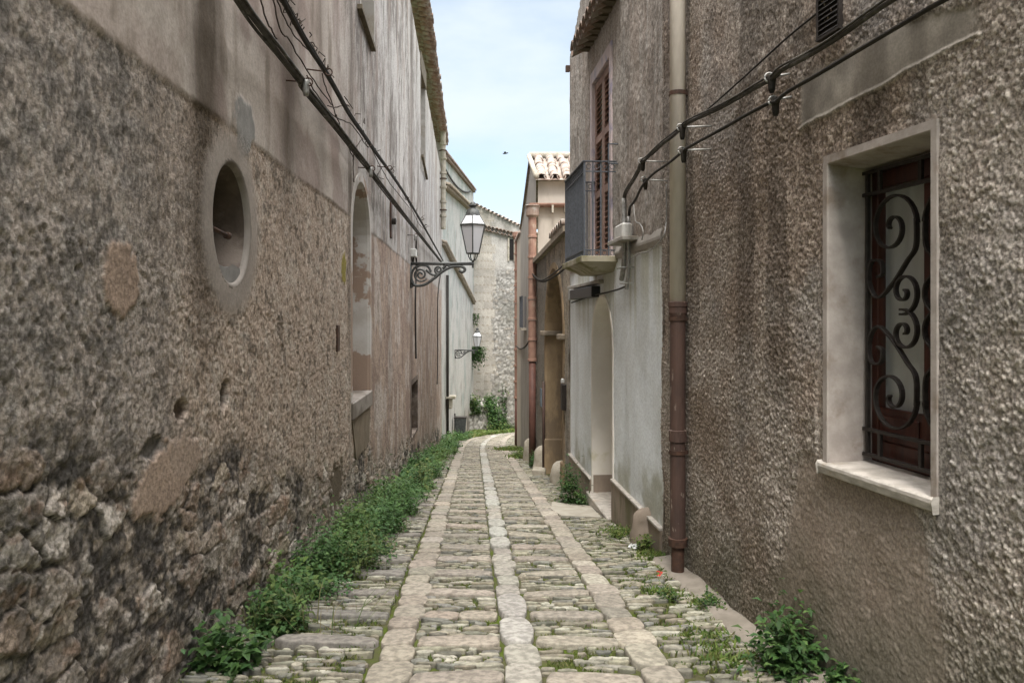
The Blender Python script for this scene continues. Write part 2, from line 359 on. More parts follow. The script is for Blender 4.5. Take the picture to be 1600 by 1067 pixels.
    c = mixc(c, (0, 0, 0), rub) + cr * rub[..., None]
    d = d * (1 - rub) + d_r * rub
    # dark mould on the near stucco, lower left
    mo = sst(.52, .62, fbm(S * 2.6, T * 2.6, 5, 93)) * sst(3.6, 2.3, S) * (1 - up)
    c = mixc(c, (.09, .083, .075), mo * sst(.4, .6, n3) * .7)
    # repairs
    smo = np.zeros_like(S)
    def repair(px, py, rxp, ryp, colr, seed, lift=.006, w=.6):
        nonlocal c, d, smo
        zc = lz(px); b = blob(S, H, zc, hh(py, zc), (lz(px + rxp) - lz(px - rxp)) / 2, ryp * zc / F, seed, w); m = sst(1.12, .88, b)
        cc = np.array(colr) * (.72 + .36 * n2 + .25 * n3)[..., None]; c = mixc(c, (0, 0, 0), m) + cc * m[..., None]; d = d * (1 - m) + (lift + fine * .004) * m; smo = np.maximum(smo, m * .4)
    repair(188, 430, 24, 55, (.30, .225, .175), 101); repair(262, 745, 40, 62, (.335, .255, .20), 102, .004, .8); repair(288, 715, 20, 35, (.32, .25, .2), 108, .004, .8)
    repair(237, 700, 14, 18, (.13, .12, .11), 103, -.02); repair(381, 205, 16, 40, (.27, .262, .25), 104, .012); repair(352, 615, 6, 22, (.07, .06, .05), 105, -.05)
    repair(283, 640, 9, 14, (.13, .10, .08), 107, -.03); repair(528, 760, 10, 40, (.15, .12, .09), 109, -.02)
    repair(537, 415, 4, 22, (.25, .21, .06), 110, .004, .8)
    # smooth plaster round the round opening
    q = np.hypot((S - OC['z']) / OC['rz'], (H - OC['h']) / OC['rh']) + .12 * (n2 - .5)
    m = sst(1.75, 1.3, q); smo = np.maximum(smo, m * .75); cc = np.array([.30, .265, .235]) * (.75 + .5 * n2[..., None]); c = mixc(c, (0, 0, 0), m * .85) + cc * (m * .85)[..., None]; d = d * (1 - m) + .004 * m
    # niche side band
    m = sst(.06, .03, np.abs(S - NI['z0'] + .10)) * sst(-2, -1.6, H) * (H < 1.05); c = mixc(c, (.33, .285, .24), m * .7); d = d * (1 - m) + .012 * m
    # vertical crack
    zc = lz(634); m = sst(.025, .008, np.abs(S - zc + .12 * (fbm(T * 0, T * 2, 3, 115) - .5))) * (H > .6); c = mixc(c, (.07, .065, .06), m); 
    rg = (1 - .72 * up * (1 - .45 * fu)) * (1 - .35 * far * (1 - up)); rg = (rg * (1 - rub) + rub) * (1 - smo)
    # ---- openings and eave
    Sc, Hc, Tc = cen(S), cen(H), cen(T)
    keep = Hc < cen(eave)
    keep &= np.hypot((Sc - OC['z']) / (OC['rz'] * 1.06), (Hc - OC['h']) / (OC['rh'] * 1.06)) > 1
    w2 = (NI['z1'] - NI['z0']) / 2; zm = (NI['z1'] + NI['z0']) / 2; spr = NI['ht'] - w2
    ins = (np.abs(Sc - zm) < w2 + .02) & (Hc > NI['h0'] - .02) & ((Hc < spr) | (np.hypot(Sc - zm, Hc - spr) < w2 + .02)); keep &= ~ins
    keep &= ~((Sc > SLOT['z0']) & (Sc < SLOT['z1']) & (Hc > hh(270, 17.8)) & (Hc < hh(105, 17.3)))
    keep &= ~((Sc > UW['z0']) & (Sc < UW['z1']) & (Hc > 3.35) & (Hc < 4.9))
    keep &= ~((Sc > lz(642)) & (Sc < lz(652)) & (Hc > hh(678, 15.5)) & (Hc < hh(595, 15.5)))
    n = np.hypot(1, .0375); N = (np.full(len(s1), 1 / n), np.full(len(s1), .0375 / n))
    wall_sheet('wall', S, lx(s1), N, Z, d, c, keep, MT['wallL'], HL, rg)
left_wall()

def ell(fr, ra, rb, d, n=48): return [fr(ra * math.cos(2 * math.pi * k / n), rb * math.sin(2 * math.pi * k / n), d) for k in range(n)]
def left_details():
    fr = LF(OC['z'], OC['h']); a, b = OC['rz'], OC['rh']
    m = MB().loft([ell(fr, a * 1.12, b * 1.12, -.02), ell(fr, a * 1.11, b * 1.11, .003), ell(fr, a * 1.03, b * 1.03, .003), ell(fr, a * .99, b * .99, -.006), ell(fr, a * .97, b * .97, -.03)], True)
    ring = m.build('round_opening', MT['ring'], HL, smooth=True)
    def ell2(k, d, sag): return [p - KUP * sag for p in ell(fr, a * k, b * k, d)]
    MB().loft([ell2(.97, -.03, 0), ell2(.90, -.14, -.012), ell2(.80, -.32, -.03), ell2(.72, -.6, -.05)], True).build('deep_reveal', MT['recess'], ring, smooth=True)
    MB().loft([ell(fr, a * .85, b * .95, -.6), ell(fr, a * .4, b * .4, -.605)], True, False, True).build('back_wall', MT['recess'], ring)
    MB().tube([fr(-a * .98, -.02, -.10), fr(-.12, -.035, -.07), fr(.06, -.06, -.05)], [.012, .012, .014], 8).lathe(fr(.06, -.06, -.05), [(.02, -.015), (.022, .02), (.012, .03)], 8, fr.u).build('iron_bar', MT['rust'], ring, smooth=True)
    # broken sill stone in the opening
    MB().prism(fr, [(-.16, -.345), (.16, -.345), (.17, -.25), (.05, -.235), (-.06, -.26), (-.17, -.25)], -.20, -.015).build('sill_stone', MT['patch'], ring, bev=.012)
    # niche
    w = (NI['z1'] - NI['z0']) / 2; zm = (NI['z1'] + NI['z0']) / 2; f2 = LF(zm, 0); h0 = NI['h0']; spr = NI['ht'] - w
    def arch(g, d, bot=h0): 
        ww = w + g; return [f2(-ww, bot, d)] + [f2(-ww, bot + (spr - bot) * k / 6, d) for k in range(1, 6)] + [f2(-ww * math.cos(math.pi * k / 20), spr + ww * math.sin(math.pi * k / 20), d) for k in range(21)] + [f2(ww, bot + (spr - bot) * k / 6, d) for k in range(5, 0, -1)] + [f2(ww, bot, d)]
    ni = MB().loft([arch(.10, -.02), arch(.10, .012), arch(.0, .014), arch(-.02, -.02), arch(-.06, -.24)], False).build('arched_niche', MT['nichep'], HL)
    MB().add(arch(0, -.225), [tuple(range(27 + 6))]).build('niche_back', MT['nichep'], ni)
    MB().box(f2, -w - .06, w + .05, h0 - .19, h0 - .002, -.26, .035).build('sill', MT['ring'], ni, bev=.012)
    MB().prism(f2, [(-w, h0 - .2), (w, h0 - .2), (w * .9, h0 - .62), (-w * .6, h0 - .66)], -.01, .012).build('dark_apron', M('dark_render', (.22, .175, .125), (.15, .12, .085), scale=5, bump=.6, bscale=60), ni)  # darker panel of render under the niche sill
    # iron wall plate with its bar
    f3 = LF(lz(609), 0); zz = lz(609)
    ap = MB().box(f3, -.09, .09, hh(372, zz), hh(315, zz), -.005, .03).build('anchor_plate', MT['rust'], HL, bev=.004)
    MB().lathe(f3(0, hh(346, zz), .03), [(.05, 0), (.05, .06), (.02, .07)], 10, f3.n).build('bolt', MT['iron'], ap)
    z2 = lz(527); f4 = LF(z2, 0)
    MB().box(f4, -.06, .05, hh(549, z2), hh(508, z2), -.03, .016).build('hole_plug', MT['rust'], HL, bev=.004)
    # upper window with a leaning batten
    zm = (UW['z0'] + UW['z1']) / 2; wa = (UW['z1'] - UW['z0']) / 2; f5 = LF(zm, 0)
    def rect(fr, a0, a1, b0, b1, d): return [fr(a0, b0, d), fr(a1, b0, d), fr(a1, b1, d), fr(a0, b1, d)]
    uw = MB().loft([rect(f5, -wa - .05, wa + .05, 3.30, 4.95, .012), rect(f5, -wa + .02, wa - .02, 3.37, 4.88, .014), rect(f5, -wa + .02, wa - .02, 3.37, 4.88, -.22)], True, False, True).build('blind_window', MT['cement'], HL)
    MB().flatbar([LP(562, 10, .04), LP(584, 78, .04)], .06, .06, f5.n).build('wooden_batten', MT['wood'], uw, bev=.005)
    zs = (SLOT['z0'] + SLOT['z1']) / 2; ws = (SLOT['z1'] - SLOT['z0']) / 2; f6 = LF(zs, 0)
    b0, b1 = hh(270, zs), hh(104, zs)
    sl = MB().loft([rect(f6, -ws - .04, ws + .04, b0 - .05, b1 + .05, .012), rect(f6, -ws + .03, ws - .03, b0, b1, .014), rect(f6, -ws + .03, ws - .03, b0, b1, -.2)], True, False, True).build('slit_window', MT['cement'], HL)
    MB().box(f6, -ws - .1, ws + .1, b1 - .32, b1 + .1, -.15, .03).build('lintel', MT['wood'], sl, bev=.01)
    MB().flatbar([f6(-ws, b0 + .25, .05), f6(ws, b0 - .02, .05)], .05, .05, f6.n).build('wooden_sill', MT['wood'], sl)
    zq = (lz(642) + lz(652)) / 2; wq = (lz(652) - lz(642)) / 2; f7 = LF(zq, 0)
    MB().loft([rect(f7, -wq - .04, wq + .04, hh(680, zq), hh(593, zq) + .05, .01), rect(f7, -wq + .03, wq - .03, hh(676, zq), hh(597, zq), .012), rect(f7, -wq + .05, wq - .05, hh(676, zq), hh(597, zq), -.25)], True, False, True).build('low_niche', MT['recess'], HL)
    # eave of barrel tiles, parallel to the street
    def tile_arc(fr, a, b, d0, d1, r, up=True, th=.014, drop=0.0):
        n = 7; rings = []
        for d, dz, q in ((d0, 0, r * .9), (d1, -drop, r)):
            o = [fr(a - q * math.cos(math.pi * k / n), b + dz + (1 if up else -1) * q * math.sin(math.pi * k / n), d) for k in range(n + 1)]
            i = [fr(a - (q - th) * math.cos(math.pi * k / n), b + dz + (1 if up else -1) * (q - th) * math.sin(math.pi * k / n), d) for k in range(n, -1, -1)]
            rings.append(o + i)
        return rings
    m = MB(); mu = MB()
    for i in range(62):
        z = 12.6 + i * .215; fr = LF(z, 6.86 + .125 * (16.8 - z))
        j = random.uniform(-.02, .02)
        m.loft(tile_arc(fr, j, .13, -.3, .24 + random.uniform(-.02, .02), .105, True, .016, .14), True, True, True)
        m.loft(tile_arc(fr, .1075 + j, .14, -.3, .21 + random.uniform(-.02, .02), .10, False, .016, .14), True, True, True)
        mu.loft(tile_arc(fr, j, .0, -.05, .12 + random.uniform(-.02, .02), .09, False, .03, .02), True, True, True)
    rf = LF(0, 0)
    rp = [V((float(lx(y)) + o, y, CH + 6.86 + .125 * (16.8 - y) + .16 + dz)) for o, dz in ((.12, -.02), (-7, 1.9)) for y in (-2, 25.8)]
    roof = MB().add(rp + [p + V((0, 0, .06)) for p in rp], [(0, 1, 3, 2), (4, 6, 7, 5), (0, 4, 5, 1), (2, 3, 7, 6), (0, 2, 6, 4), (1, 5, 7, 3)]).build('roof', MT['tile'], HL)
    m.build('eave_tiles', MT['tile'], roof, smooth=True); mu.build('corbel_tiles', MT['tile'], roof, smooth=True)
    # end wall of the house and the wall behind the camera
    e = MB(); y = 25.78; e.add([(float(lx(y)) + .0, y, gz(y) - .5), (-9, y, gz(y) - .5), (-9, y, 8), (float(lx(y)), y, CH + 5.85)], [(0, 1, 2, 3)]); e.build('end_wall', MT['greyr'], HL)
    return tile_arc
tile_arc = left_details()

# pale stack of clay pipe at the far corner of the left house
dp = thing('downpipe', (LP(686, 360, .1).x, 24.3, CH + 2.6), 'pale crumbling clay downpipe at the far upper corner of the long left house', 'drainpipe')
z = 24.6; xx = float(lx(z)) + .12
m = MB()
for i in range(7): m.lathe((xx, z, CH + 2.7 + i * .46), [(.085, 0), (.085, .38), (.11, .39), (.11, .46)], 12)
m.build('pipe', MT['stone'], dp, smooth=False)
for h in (3.3, 4.3, 5.2): MB().lathe((xx, z, CH + h), [(.12, 0), (.12, .03)], 12).tube([(xx, z, CH + h + .015), (xx - .15, z, CH + h + .015)], .012, 6).build('bracket', MT['rust'], dp)

# =================================================================== FAR LEFT HOUSE
HB = thing('pale_house', (-2.2, 33, gz(33)), 'pale lower house at the far left end of the lane with mossy tile cornices', 'house')
def generic_sheet(parent, pts, hb, ht, mat, colf, name='wall', step=.08, flip=1, dispf=None, keepf=None):
    """sheet over a plan segment pts=((x0,y0),(x1,y1)) from z hb(y) to ht(y)"""
    p0 = np.array(pts[0], float); p1 = np.array(pts[1], float); L = np.hypot(*(p1 - p0)); n = max(2, int(L / step)); 
    a = np.linspace(0, 1, n); t = np.linspace(0, 1, max(2, int(7 / step)))
    A, Tt = np.meshgrid(a, t); X = p0[0] + (p1[0] - p0[0]) * A; Y = p0[1] + (p1[1] - p0[1]) * A
    Z = hb(A) * (1 - Tt) + ht(A) * Tt; D = A * L
    nx, ny = -(p1[1] - p0[1]) / L * flip, (p1[0] - p0[0]) / L * flip
    d = dispf(D, Z) if dispf else np.zeros_like(D); c = colf(D, Z)
    v = np.stack([X + nx * d, Y + ny * d, Z], -1).reshape(-1, 3); r, k = D.shape
    i = (np.arange(r - 1)[:, None] * k + np.arange(k - 1)[None, :]); f = np.stack([i, i + 1, i + k + 1, i + k], -1)
    f = f[keepf(cen(D), cen(Z))] if keepf else f
    return np_mesh(name, v, f.reshape(-1, 4), mat, parent, col=c.reshape(-1, 3))
def pale_col(D, Z):
    s = fbm(D * 1.3, Z * .7, 5, 200); s2 = fbm(D * 4, Z * 1.6, 5, 201); n = fbm(D, Z, 5, 202)
    c = np.ones(D.shape + (3,)) * np.array([.43, .415, .39]); c = mixc(c, (.31, .335, .31), sst(.45, .7, s * .6 + .4 * fbm(D * 3, Z * 2.5, 4, 207))); c = mixc(c, (.43, .36, .305), sst(.0, -2.5, Z + 2 + n)); c = mixc(c, (.24, .22, .195), sst(.55, .78, s2) * .6)
    return mixc(c, (.12, .11, .09), sst(-3.0, -3.7, Z + 1.5 * (n - .5)) * sst(.45, .6, s2))
generic_sheet(HB, ((-2.3675, 25.8), (-2.0, 40)), lambda a: gz(25.8 + 14.2 * a) - .3, lambda a: CH + 5.4 + .95 * a, MT['wallG'], pale_col, step=.07, flip=-1, dispf=lambda D, Z: .03 * (fbm(D * 1.5, Z * 1.5, 4, 203) - .5))
def HBx(z): return float(np.interp(z, [25.8, 40], [-2.3675, -2.0]))
def cornice(parent, z0, z1, h0, h1, xf, mat, name='tile_cornice', sp=.22, r=.1, out=.26):
    m = MB(); n = int((z1 - z0) / sp)
    for i in range(n + 1):
        t = i / n; z = z0 + (z1 - z0) * t; fr = FR((xf(z), z, CH + h0 + (h1 - h0) * t), (0, 1, 0), (1, 0, 0))
        m.loft(tile_arc(fr, 0, .09, -.05, out, r, True, .02, .08), True, True, True); m.loft(tile_arc(fr, 0, 0, -.05, out * .7, r, False, .03, 0), True, True, True)
    return m.build(name, mat, parent, smooth=True)
cornice(HB, 26.2, 36.5, 4.35, 5.0, HBx, MT['tileD'])
cornice(HB, 25.9, 39.5, 2.35, .55, HBx, MT['tileD'], r=.085, out=.18)
cornice(HB, 26.0, 39.8, 5.42, 6.35, HBx, MT['tile'], 'roof_tiles', out=.16)
MB().tube([V((HBx(z) + .05, z, CH + 4.95 + .07 * (z - 26.2) + .25 * ((z - 31) / 5) ** 2 - .2)) for z in np.linspace(26.2, 37.5, 24)], .035, 6).build('moulding', MT['dcable'], HB)
rp = [(HBx(25.8), 25.8, CH + 5.45), (HBx(40), 40, CH + 6.4), (-9, 40, CH + 7.8), (-9, 25.8, CH + 6.9)]
MB().add(rp, [(0, 1, 2, 3)]).build('roof', MT['tile'], HB)
MB().tube([(-2.42, 26.9, CH + 5.4), (-2.42, 26.9, CH + 6.0)], .03, 8).lathe((-2.42, 26.9, CH + 6.0), [(.14, 0), (.16, .03), (.03, .06)], 10).build('vent_pipe', MT['galv'], HB)
z = 27.0; MB().tube([(HBx(z) + .07, z, CH + hh(430, z)), (HBx(z) + .07, z, gz(z))], .05, 8).build('downpipe', MT['dcable'], HB, smooth=True)
z = 27.2; fr = FR((HBx(z), z, CH), (0, 1, 0), (1, 0, 0)); MB().box(fr, -.25, .25, -3.0, -2.9, 0, .35).box(fr, -.18, .18, -3.35, -3.0, 0, .22).build('stone_bracket', MT['stone'], HB, bev=.02)

# =================================================================== END HOUSE (rubble tower closing the lane)
HE = thing('rubble_house', (0, 41, gz(41)), 'pale rubble stone house closing the far end of the lane, with a dressed stone corner', 'house')
def end_col(D, Z):
    wx = D + .06 * fbm(D * 4, Z * 4, 2, 220); f1, f2, rid = worley(wx / .21, Z / .125, 221, .9); e = sst(.04, .22, f2 - f1)
    pal = np.array([[.34, .325, .295], [.28, .265, .24], [.40, .38, .35], [.31, .28, .24], [.23, .215, .195]])
    c = np.ones(D.shape + (3,)) * np.array([.20, .19, .17]); cs = pal[(rid * 53).astype(int) % 5]; c = mixc(c, (0, 0, 0), e) + cs * e[..., None]
    pl = sst(CH + 2.2, CH + 3.2, Z + 1.2 * (fbm(D * .8, Z * .8, 4, 222) - .5) + .3); cp = np.ones_like(c) * np.array([.40, .38, .35]); cp = mixc(cp, (.26, .24, .22), sst(.48, .72, fbm(D * 1.6, Z * .5, 5, 223))); c = mixc(c, (0, 0, 0), pl) + cp * pl[..., None]
    # dressed corner
    row = np.floor((Z + 9) / .42); ln = .95 + .35 * _h(row, row * 0, 225); q = sst(ln + .02, ln - .02, D)
    jn = np.minimum(np.abs(((Z + 9) / .42) % 1), 1 - np.abs(((Z + 9) / .42) % 1)); cq = np.ones_like(c) * np.array([.39, .36, .315]) * (.82 + .3 * _h(row, np.floor(D / .6), 226))[..., None]; cq = mixc(cq, (.25, .21, .16), sst(.05, .02, jn) * .8)
    c = mixc(c, (0, 0, 0), q) + cq * q[..., None]
    return mixc(c, (.17, .165, .14), sst(.55, .75, fbm(D * 1.2, Z * .7, 5, 227)) * .6)
def end_disp(D, Z):
    wx = D + .06 * fbm(D * 4, Z * 4, 2, 220); f1, f2, rid = worley(wx / .21, Z / .125, 221, .9)
    return sst(.04, .3, f2 - f1) * (.01 + .035 * rid) * sst(CH + 3, CH + 2, Z) * sst(.9, 1.3, D) + .03 * fbm(D * 5, Z * 5, 3, 228)
EP = ((-2.05, 39.9), (4.5, 42.5))
generic_sheet(HE, EP, lambda a: gz(40 + 2.6 * a) - .4, lambda a: CH + 5.75 - 2.9 * a, MT['wallG'], end_col, step=.035, flip=-1, dispf=end_disp)
eu = V((6.55, 2.6, 0)).normalized(); en = V((eu.y, -eu.x, 0)); FE = FR((-2.05, 39.9, CH), eu, en)
m = MB(); mc = MB()
for i in range(34):
    a = i * .21; fr = FE
    m.loft(tile_arc(FR(FE(a, 5.78 - a * .411), eu, en), 0, 0, -.3, .16, .1, True, .02, .08), True, True, True)
    if a > .55: mc.loft(tile_arc(FR(FE(a, 4.45 - .19 * (a - .55)), eu, en), 0, 0, -.05, .16, .11, False, .03, 0), True, True, True); mc.loft(tile_arc(FR(FE(a, 4.53 - .19 * (a - .55)), eu, en), 0, 0, -.05, .2, .11, True, .03, 0), True, True, True)
m.build('roof_tiles', MT['tileP'], HE, smooth=True); mc.build('cornice', MT['tile'], HE, smooth=True)
MB().add([FE(0, 5.7, 0), FE(7.05, 2.85, 0), FE(7.05, 4.5, -5), FE(0, 7.2, -5)], [(0, 1, 2, 3)]).build('roof', MT['tile'], HE)
w = MB().box(FE, 2.02, 2.28, hh(407, 41), hh(375, 41), -.02, .06).build('window', MT['void'], HE)
MB().box(FE, 1.94, 2.019, hh(409, 41), hh(373, 41), -.02, .10).box(FE, 2.281, 2.36, hh(409, 41), hh(373, 41), -.02, .10).build('frame', MT['stone'], w)

# low rough stone wall standing before it
RW = thing('rubble_bank', (-1.6, 37.6, gz(37.6)), 'low rough stone bank in the far corner of the lane beside the litter bin', 'stone wall')
def bank():
    n = 40; k = 26; a = np.linspace(0, 1, n); t = np.linspace(0, 1, k); A, Tt = np.meshgrid(a, t)
    X = -2.1 + 1.15 * A; top = 1.40 - .65 * sst(.55, 1, A) - .1 * np.sin(A * 9)
    front = sst(0, .75, Tt); up = np.clip(Tt / .75, 0, 1); back = np.clip((Tt - .75) / .25, 0, 1)
    Y = 37.3 + .25 * up + back * 2.2 + .3 * A; Z = gz(37.3) - .1 + top * up
    f1, f2, rid = worley(A * 5, Tt * 9, 240); d = .07 * sst(.05, .35, f2 - f1) + .08 * fbm(A * 6, Tt * 9, 3, 241)
    Y = Y - d * (back <= 0); Z = Z + .1 * (fbm(A * 5, Tt * 9, 3, 243) - .5)
    c = np.ones(A.shape + (3,)) * np.array([.30, .28, .245]); pal = np.array([[.42, .4, .36], [.33, .31, .28], [.47, .45, .4]]); c = mixc(c * .7, (0, 0, 0), sst(.05, .2, f2 - f1)) + pal[(rid * 37).astype(int) % 3] * sst(.05, .2, f2 - f1)[..., None]
    v = np.stack([X, Y, Z], -1).reshape(-1, 3); i = (np.arange(k - 1)[:, None] * n + np.arange(n - 1)[None, :]); f = np.stack([i, i + 1, i + n + 1, i + n], -1).reshape(-1, 4)
    np_mesh('wall', v, f, MT['wallG'], RW, col=c.reshape(-1, 3))
bank()

# =================================================================== RIGHT NEAR HOUSE (roughcast)
HR = thing('roughcast_house', (1.6, 3, gz(3)), 'near right house with coarse dark roughcast wall and a barred window', 'house')
WZ0, WZ1 = 3.566, 2.867
wu = V((1.587 - 1.456, WZ1 - WZ0, 0)); WW = wu.length; wu.normalize(); wn = V((wu.y, -wu.x, 0))
FW = FR((1.456, WZ0, CH), wu, wn)          # a: far edge -> near edge of the window, d out to the street
WB, WT = -.69, .72
def right_wall():
    s1 = np.concatenate([np.arange(-2, 1.9, .195), steps(1.9, 6.56, lambda z: max(.0023 * z, .006))])
    h1 = np.concatenate([np.arange(-2.35, 1.3, .0072), np.arange(1.3, 2.7, .013), np.arange(2.7, 7.0, .1)])
    S, H = np.meshgrid(s1, h1); T = H + CH + SL * S
    f1, f2, rid = worley(S / .0145 + .35 * vn(S * 55, H * 55, 300), H / .0150 + .35 * vn(S * 50, H * 50, 301), 302, .95)
    g1, g2, gid = worley(S / .014, H / .016, 306, .95)
    big = np.clip(1 - f1 * 1.15, 0, 1) ** 1.2; lump = sst(.42, .75, fbm(S * 24, H * 20, 3, 304))
    farr = sst(3.6, 5.2, S)
    d = big * (.0015 + .0085 * rid ** 2 + .004 * rid * farr) + lump * .0035 * (1 - .7 * farr) + np.clip(1 - g1, 0, 1) * .003 * gid + (fbm(S * 2, H * 2, 3, 305) - .5) * .03
    n1 = fbm(S * 1.2, H * 1.2, 5, 310); n2 = fbm(S * 5, H * 5, 4, 311); st = fbm(S * 4, H * .6, 5, 312)
    rq = np.clip(rid ** 1.3, 0, 1); c = np.array([.25, .208, .175]) * (1 - rq[..., None]) + np.array([.52, .465, .41]) * rq[..., None]; c = c * (.8 + .4 * gid[..., None])
    brown = sst(.42, .62, n1 + .25 * (fbm(S * 3, H * .8, 4, 313) - .5)); c = c * (1 - brown[..., None] * np.array([.24, .31, .36]) * .80)
    dk = sst(.5, .72, st) * sst(-1.2, .8, H + .4); c = c * (1 - .42 * dk[..., None])
    gr = sst(.5, .7, fbm(S * 1.6 + 5, H * 1.6, 4, 314)); c = mixc(c, (.25, .25, .25), gr * .30)
    # smoother, browner render below the sill
    zc = (WZ0 + WZ1) / 2; b = np.maximum(np.abs(S - zc - .15) / (.42 + .35 * np.clip(-.72 - H, 0, 1)), 0) + .25 * (n2 - .5); m = sst(1.05, .85, b) * sst(-.62, -.74, H)
    c = mixc(c, (.27, .215, .17), m * .7); d = d * (1 - .6 * m); rg = 1 - .5 * m
    # moss / damp at the foot
    ft = sst(.75, .1, T + .5 * (n2 - .5)); c = mixc(c, (.12, .12, .085), ft * .55)
    # smooth cement repair above the window
    xpix = 800 + F * np.interp(S, RY, RXv) / np.maximum(S, .3); ypix = 490 - H * F / np.maximum(S, .3)
    a = (xpix - 1252) / 280.; lo = 200 - 150 * a; up = 128 - 118 * a - 25 * np.sin(np.clip(a, 0, 1) * 3)
    wob = 14 * (fbm(S * 6, H * 6, 3, 320) - .5)
    m = sst(-4, 4, xpix - 1252 + wob * .3) * sst(-4, 4, lo - ypix + wob * .5) * sst(-6, 6, ypix - up + wob) * (xpix < 1560) * sst(1560, 1500, xpix)
    cc = np.array([.29, .26, .225]) * (.6 + .8 * fbm(S * 9, H * 9, 5, 330)[..., None]); cc = mixc(cc, (.09, .075, .06), sst(.5, .7, st) * .5); c = mixc(c, (0, 0, 0), m) + cc * m[..., None]; rg = rg * (1 - .75 * m); d = d * (1 - m) + (-.004 + .004 * n2 + .01 * (n1 - .5)) * m
    rim = sst(5, 0, np.abs(lo - ypix + wob * .5)) * (xpix > 1250) * (xpix < 1530); c = mixc(c, (.34, .31, .27), rim * .8); d = d + rim * .008
    # flat where the frame sits
    Wa = (S - WZ0) / (WZ1 - WZ0) * WW
    m = (Wa > -.06) & (Wa < WW + .06) & (H > WB - .09) & (H < WT + .07); d = np.where(m, np.minimum(d, .004), d)
    Wc, Hc = cen(Wa), cen(H)
    keep = ~((Wc > .012) & (Wc < WW - .012) & (Hc > WB - .04) & (Hc < WT - .012)) & (cen(T) > -.35)
    P = rx(s1); g = np.gradient(np.convolve(np.pad(P, 9, 'edge'), np.ones(19) / 19, 'valid'), s1); g[0] = g[1]; q = np.hypot(1, g)
    wall_sheet('wall', S, P, (-1 / q, g / q), H + CH, d, c, keep, MT['wallR'], HR, rg)
right_wall()
def right_window():
    def rect(a0, a1, b0, b1, d): return [FW(a0, b0, d), FW(a1, b0, d), FW(a1, b1, d), FW(a0, b1, d)]
    e = .03
    sr = MB().loft([rect(-.004, WW + .012, WB - .03, WT + .006, -.01), rect(-.004, WW + .012, WB - .03, WT + .006, .012), rect(.030, WW - .018, WB - .03, WT - .030, .013), rect(.034, WW - .022, WB - .03, WT - .036, .006), rect(.045, WW + .09, WB - .03, WT - .06, -.255)], True).build('window_surround', MT['reveal'], HR)
    sill = MB().prism(FR(FW(0, 0, 0), wn, wu), [(-.26, WB - .035), (.026, WB - .05), (.032, WB - .01), (.026, WB + .004), (-.26, WB + .012)], -.022, WW + .016)
    sill.build('window_sill', MT['marble'], HR, bev=.006)
    a0, a1, b0, b1 = .045, WW + .09, WB + .012, WT - .065
    m = MB(); d0, d1 = -.25, -.205; t = .045
    m.box(FW, a0, a0 + t, b0, b1, d0, d1).box(FW, a1 - t, a1, b0, b1, d0, d1).box(FW, a0 + t, a1 - t, b1 - .085, b1, d0, d1).box(FW, a0 + t, a1 - t, b0, b0 + .10, d0, d1)
    mid = (a0 + a1) / 2; m.box(FW, mid - .032, mid + .032, b0 + .1, b1 - .085, d0, d1 + .006)
    m.box(FW, a0 + t, mid - .032, b0 + .1, b0 + .25, d0, d1 - .008).box(FW, mid + .032, a1 - t, b0 + .1, b0 + .25, d0, d1 - .008)
    m.box(FW, a0 + t + .03, mid - .07, b0 + .13, b0 + .22, d1 - .008, d1 + .001)
    wd = m.build('window', MT['darkwood'], HR, bev=.006)
    MB().add(rect(a0 + t, a1 - t, b0 + .2, b1 - .08, -.232), [(0, 1, 2, 3)]).build('pane', MT['pane'], wd)
    n = 60; r0 = [FW(a0 + (a1 - a0) * k / n, b0, -.275 - .004 * math.sin(k * .8)) for k in range(n + 1)]; r1 = [p + KUP * (b1 - b0) for p in r0]
    MB().loft([r0, r1], False).build('curtain', MT['curtain'], wd, smooth=True)
    # ironwork grille
    g = MB(); dd = -.168; A0, A1, B0, B1 = .072, WW + .05, WB + .045, WT - .075; md = (A0 + A1) / 2
    def bar(p, q, w=.018, th=.018):
        g.flatbar([FW(*p, dd), FW(*q, dd)], w, th, wn)
    hb = B0 + .115; ht = B1 - .10
    for b in (B0, hb, ht, B1): bar((A0 - .03, b), (A1 + .03, b), .02, .016)
    for a in (A0, A1): bar((a, B0), (a, B1), .02, .014)
    for a in (A0 + .085, A1 - .085): bar((a, B0), (a, hb)); bar((a, ht), (a, B1))
    bar((md, B0), (md, hb)); bar((md, ht), (md, B1))
    def curve(pts, w=.024, th=.010): g.flatbar([FW(a, b, dd) for a, b in pts], w, th, wn)
    def spiral(c, r0, r1, th0, turns, n=44):
        return [(c[0] + (r0 + (r1 - r0) * k / n) * math.cos(th0 + turns * 2 * math.pi * k / n), c[1] + (r0 + (r1 - r0) * k / n) * math.sin(th0 + turns * 2 * math.pi * k / n)) for k in range(n + 1)]
    def cat(P, n=12):
        out = []
        for i in range(len(P) - 1):
            p0 = P[max(i - 1, 0)]; p1 = P[i]; p2 = P[i + 1]; p3 = P[min(i + 2, len(P) - 1)]
            for k in range(n):
                t = k / n; out.append(tuple(.5 * (2 * p1[j] + (p2[j] - p0[j]) * t + (2 * p0[j] - 5 * p1[j] + 4 * p2[j] - p3[j]) * t * t + (3 * p1[j] - p0[j] - 3 * p2[j] + p3[j]) * t ** 3) for j in (0, 1)))
        return out + [P[-1]]
    bm = (hb + ht) / 2; W = md - A0; Hq = ht - bm
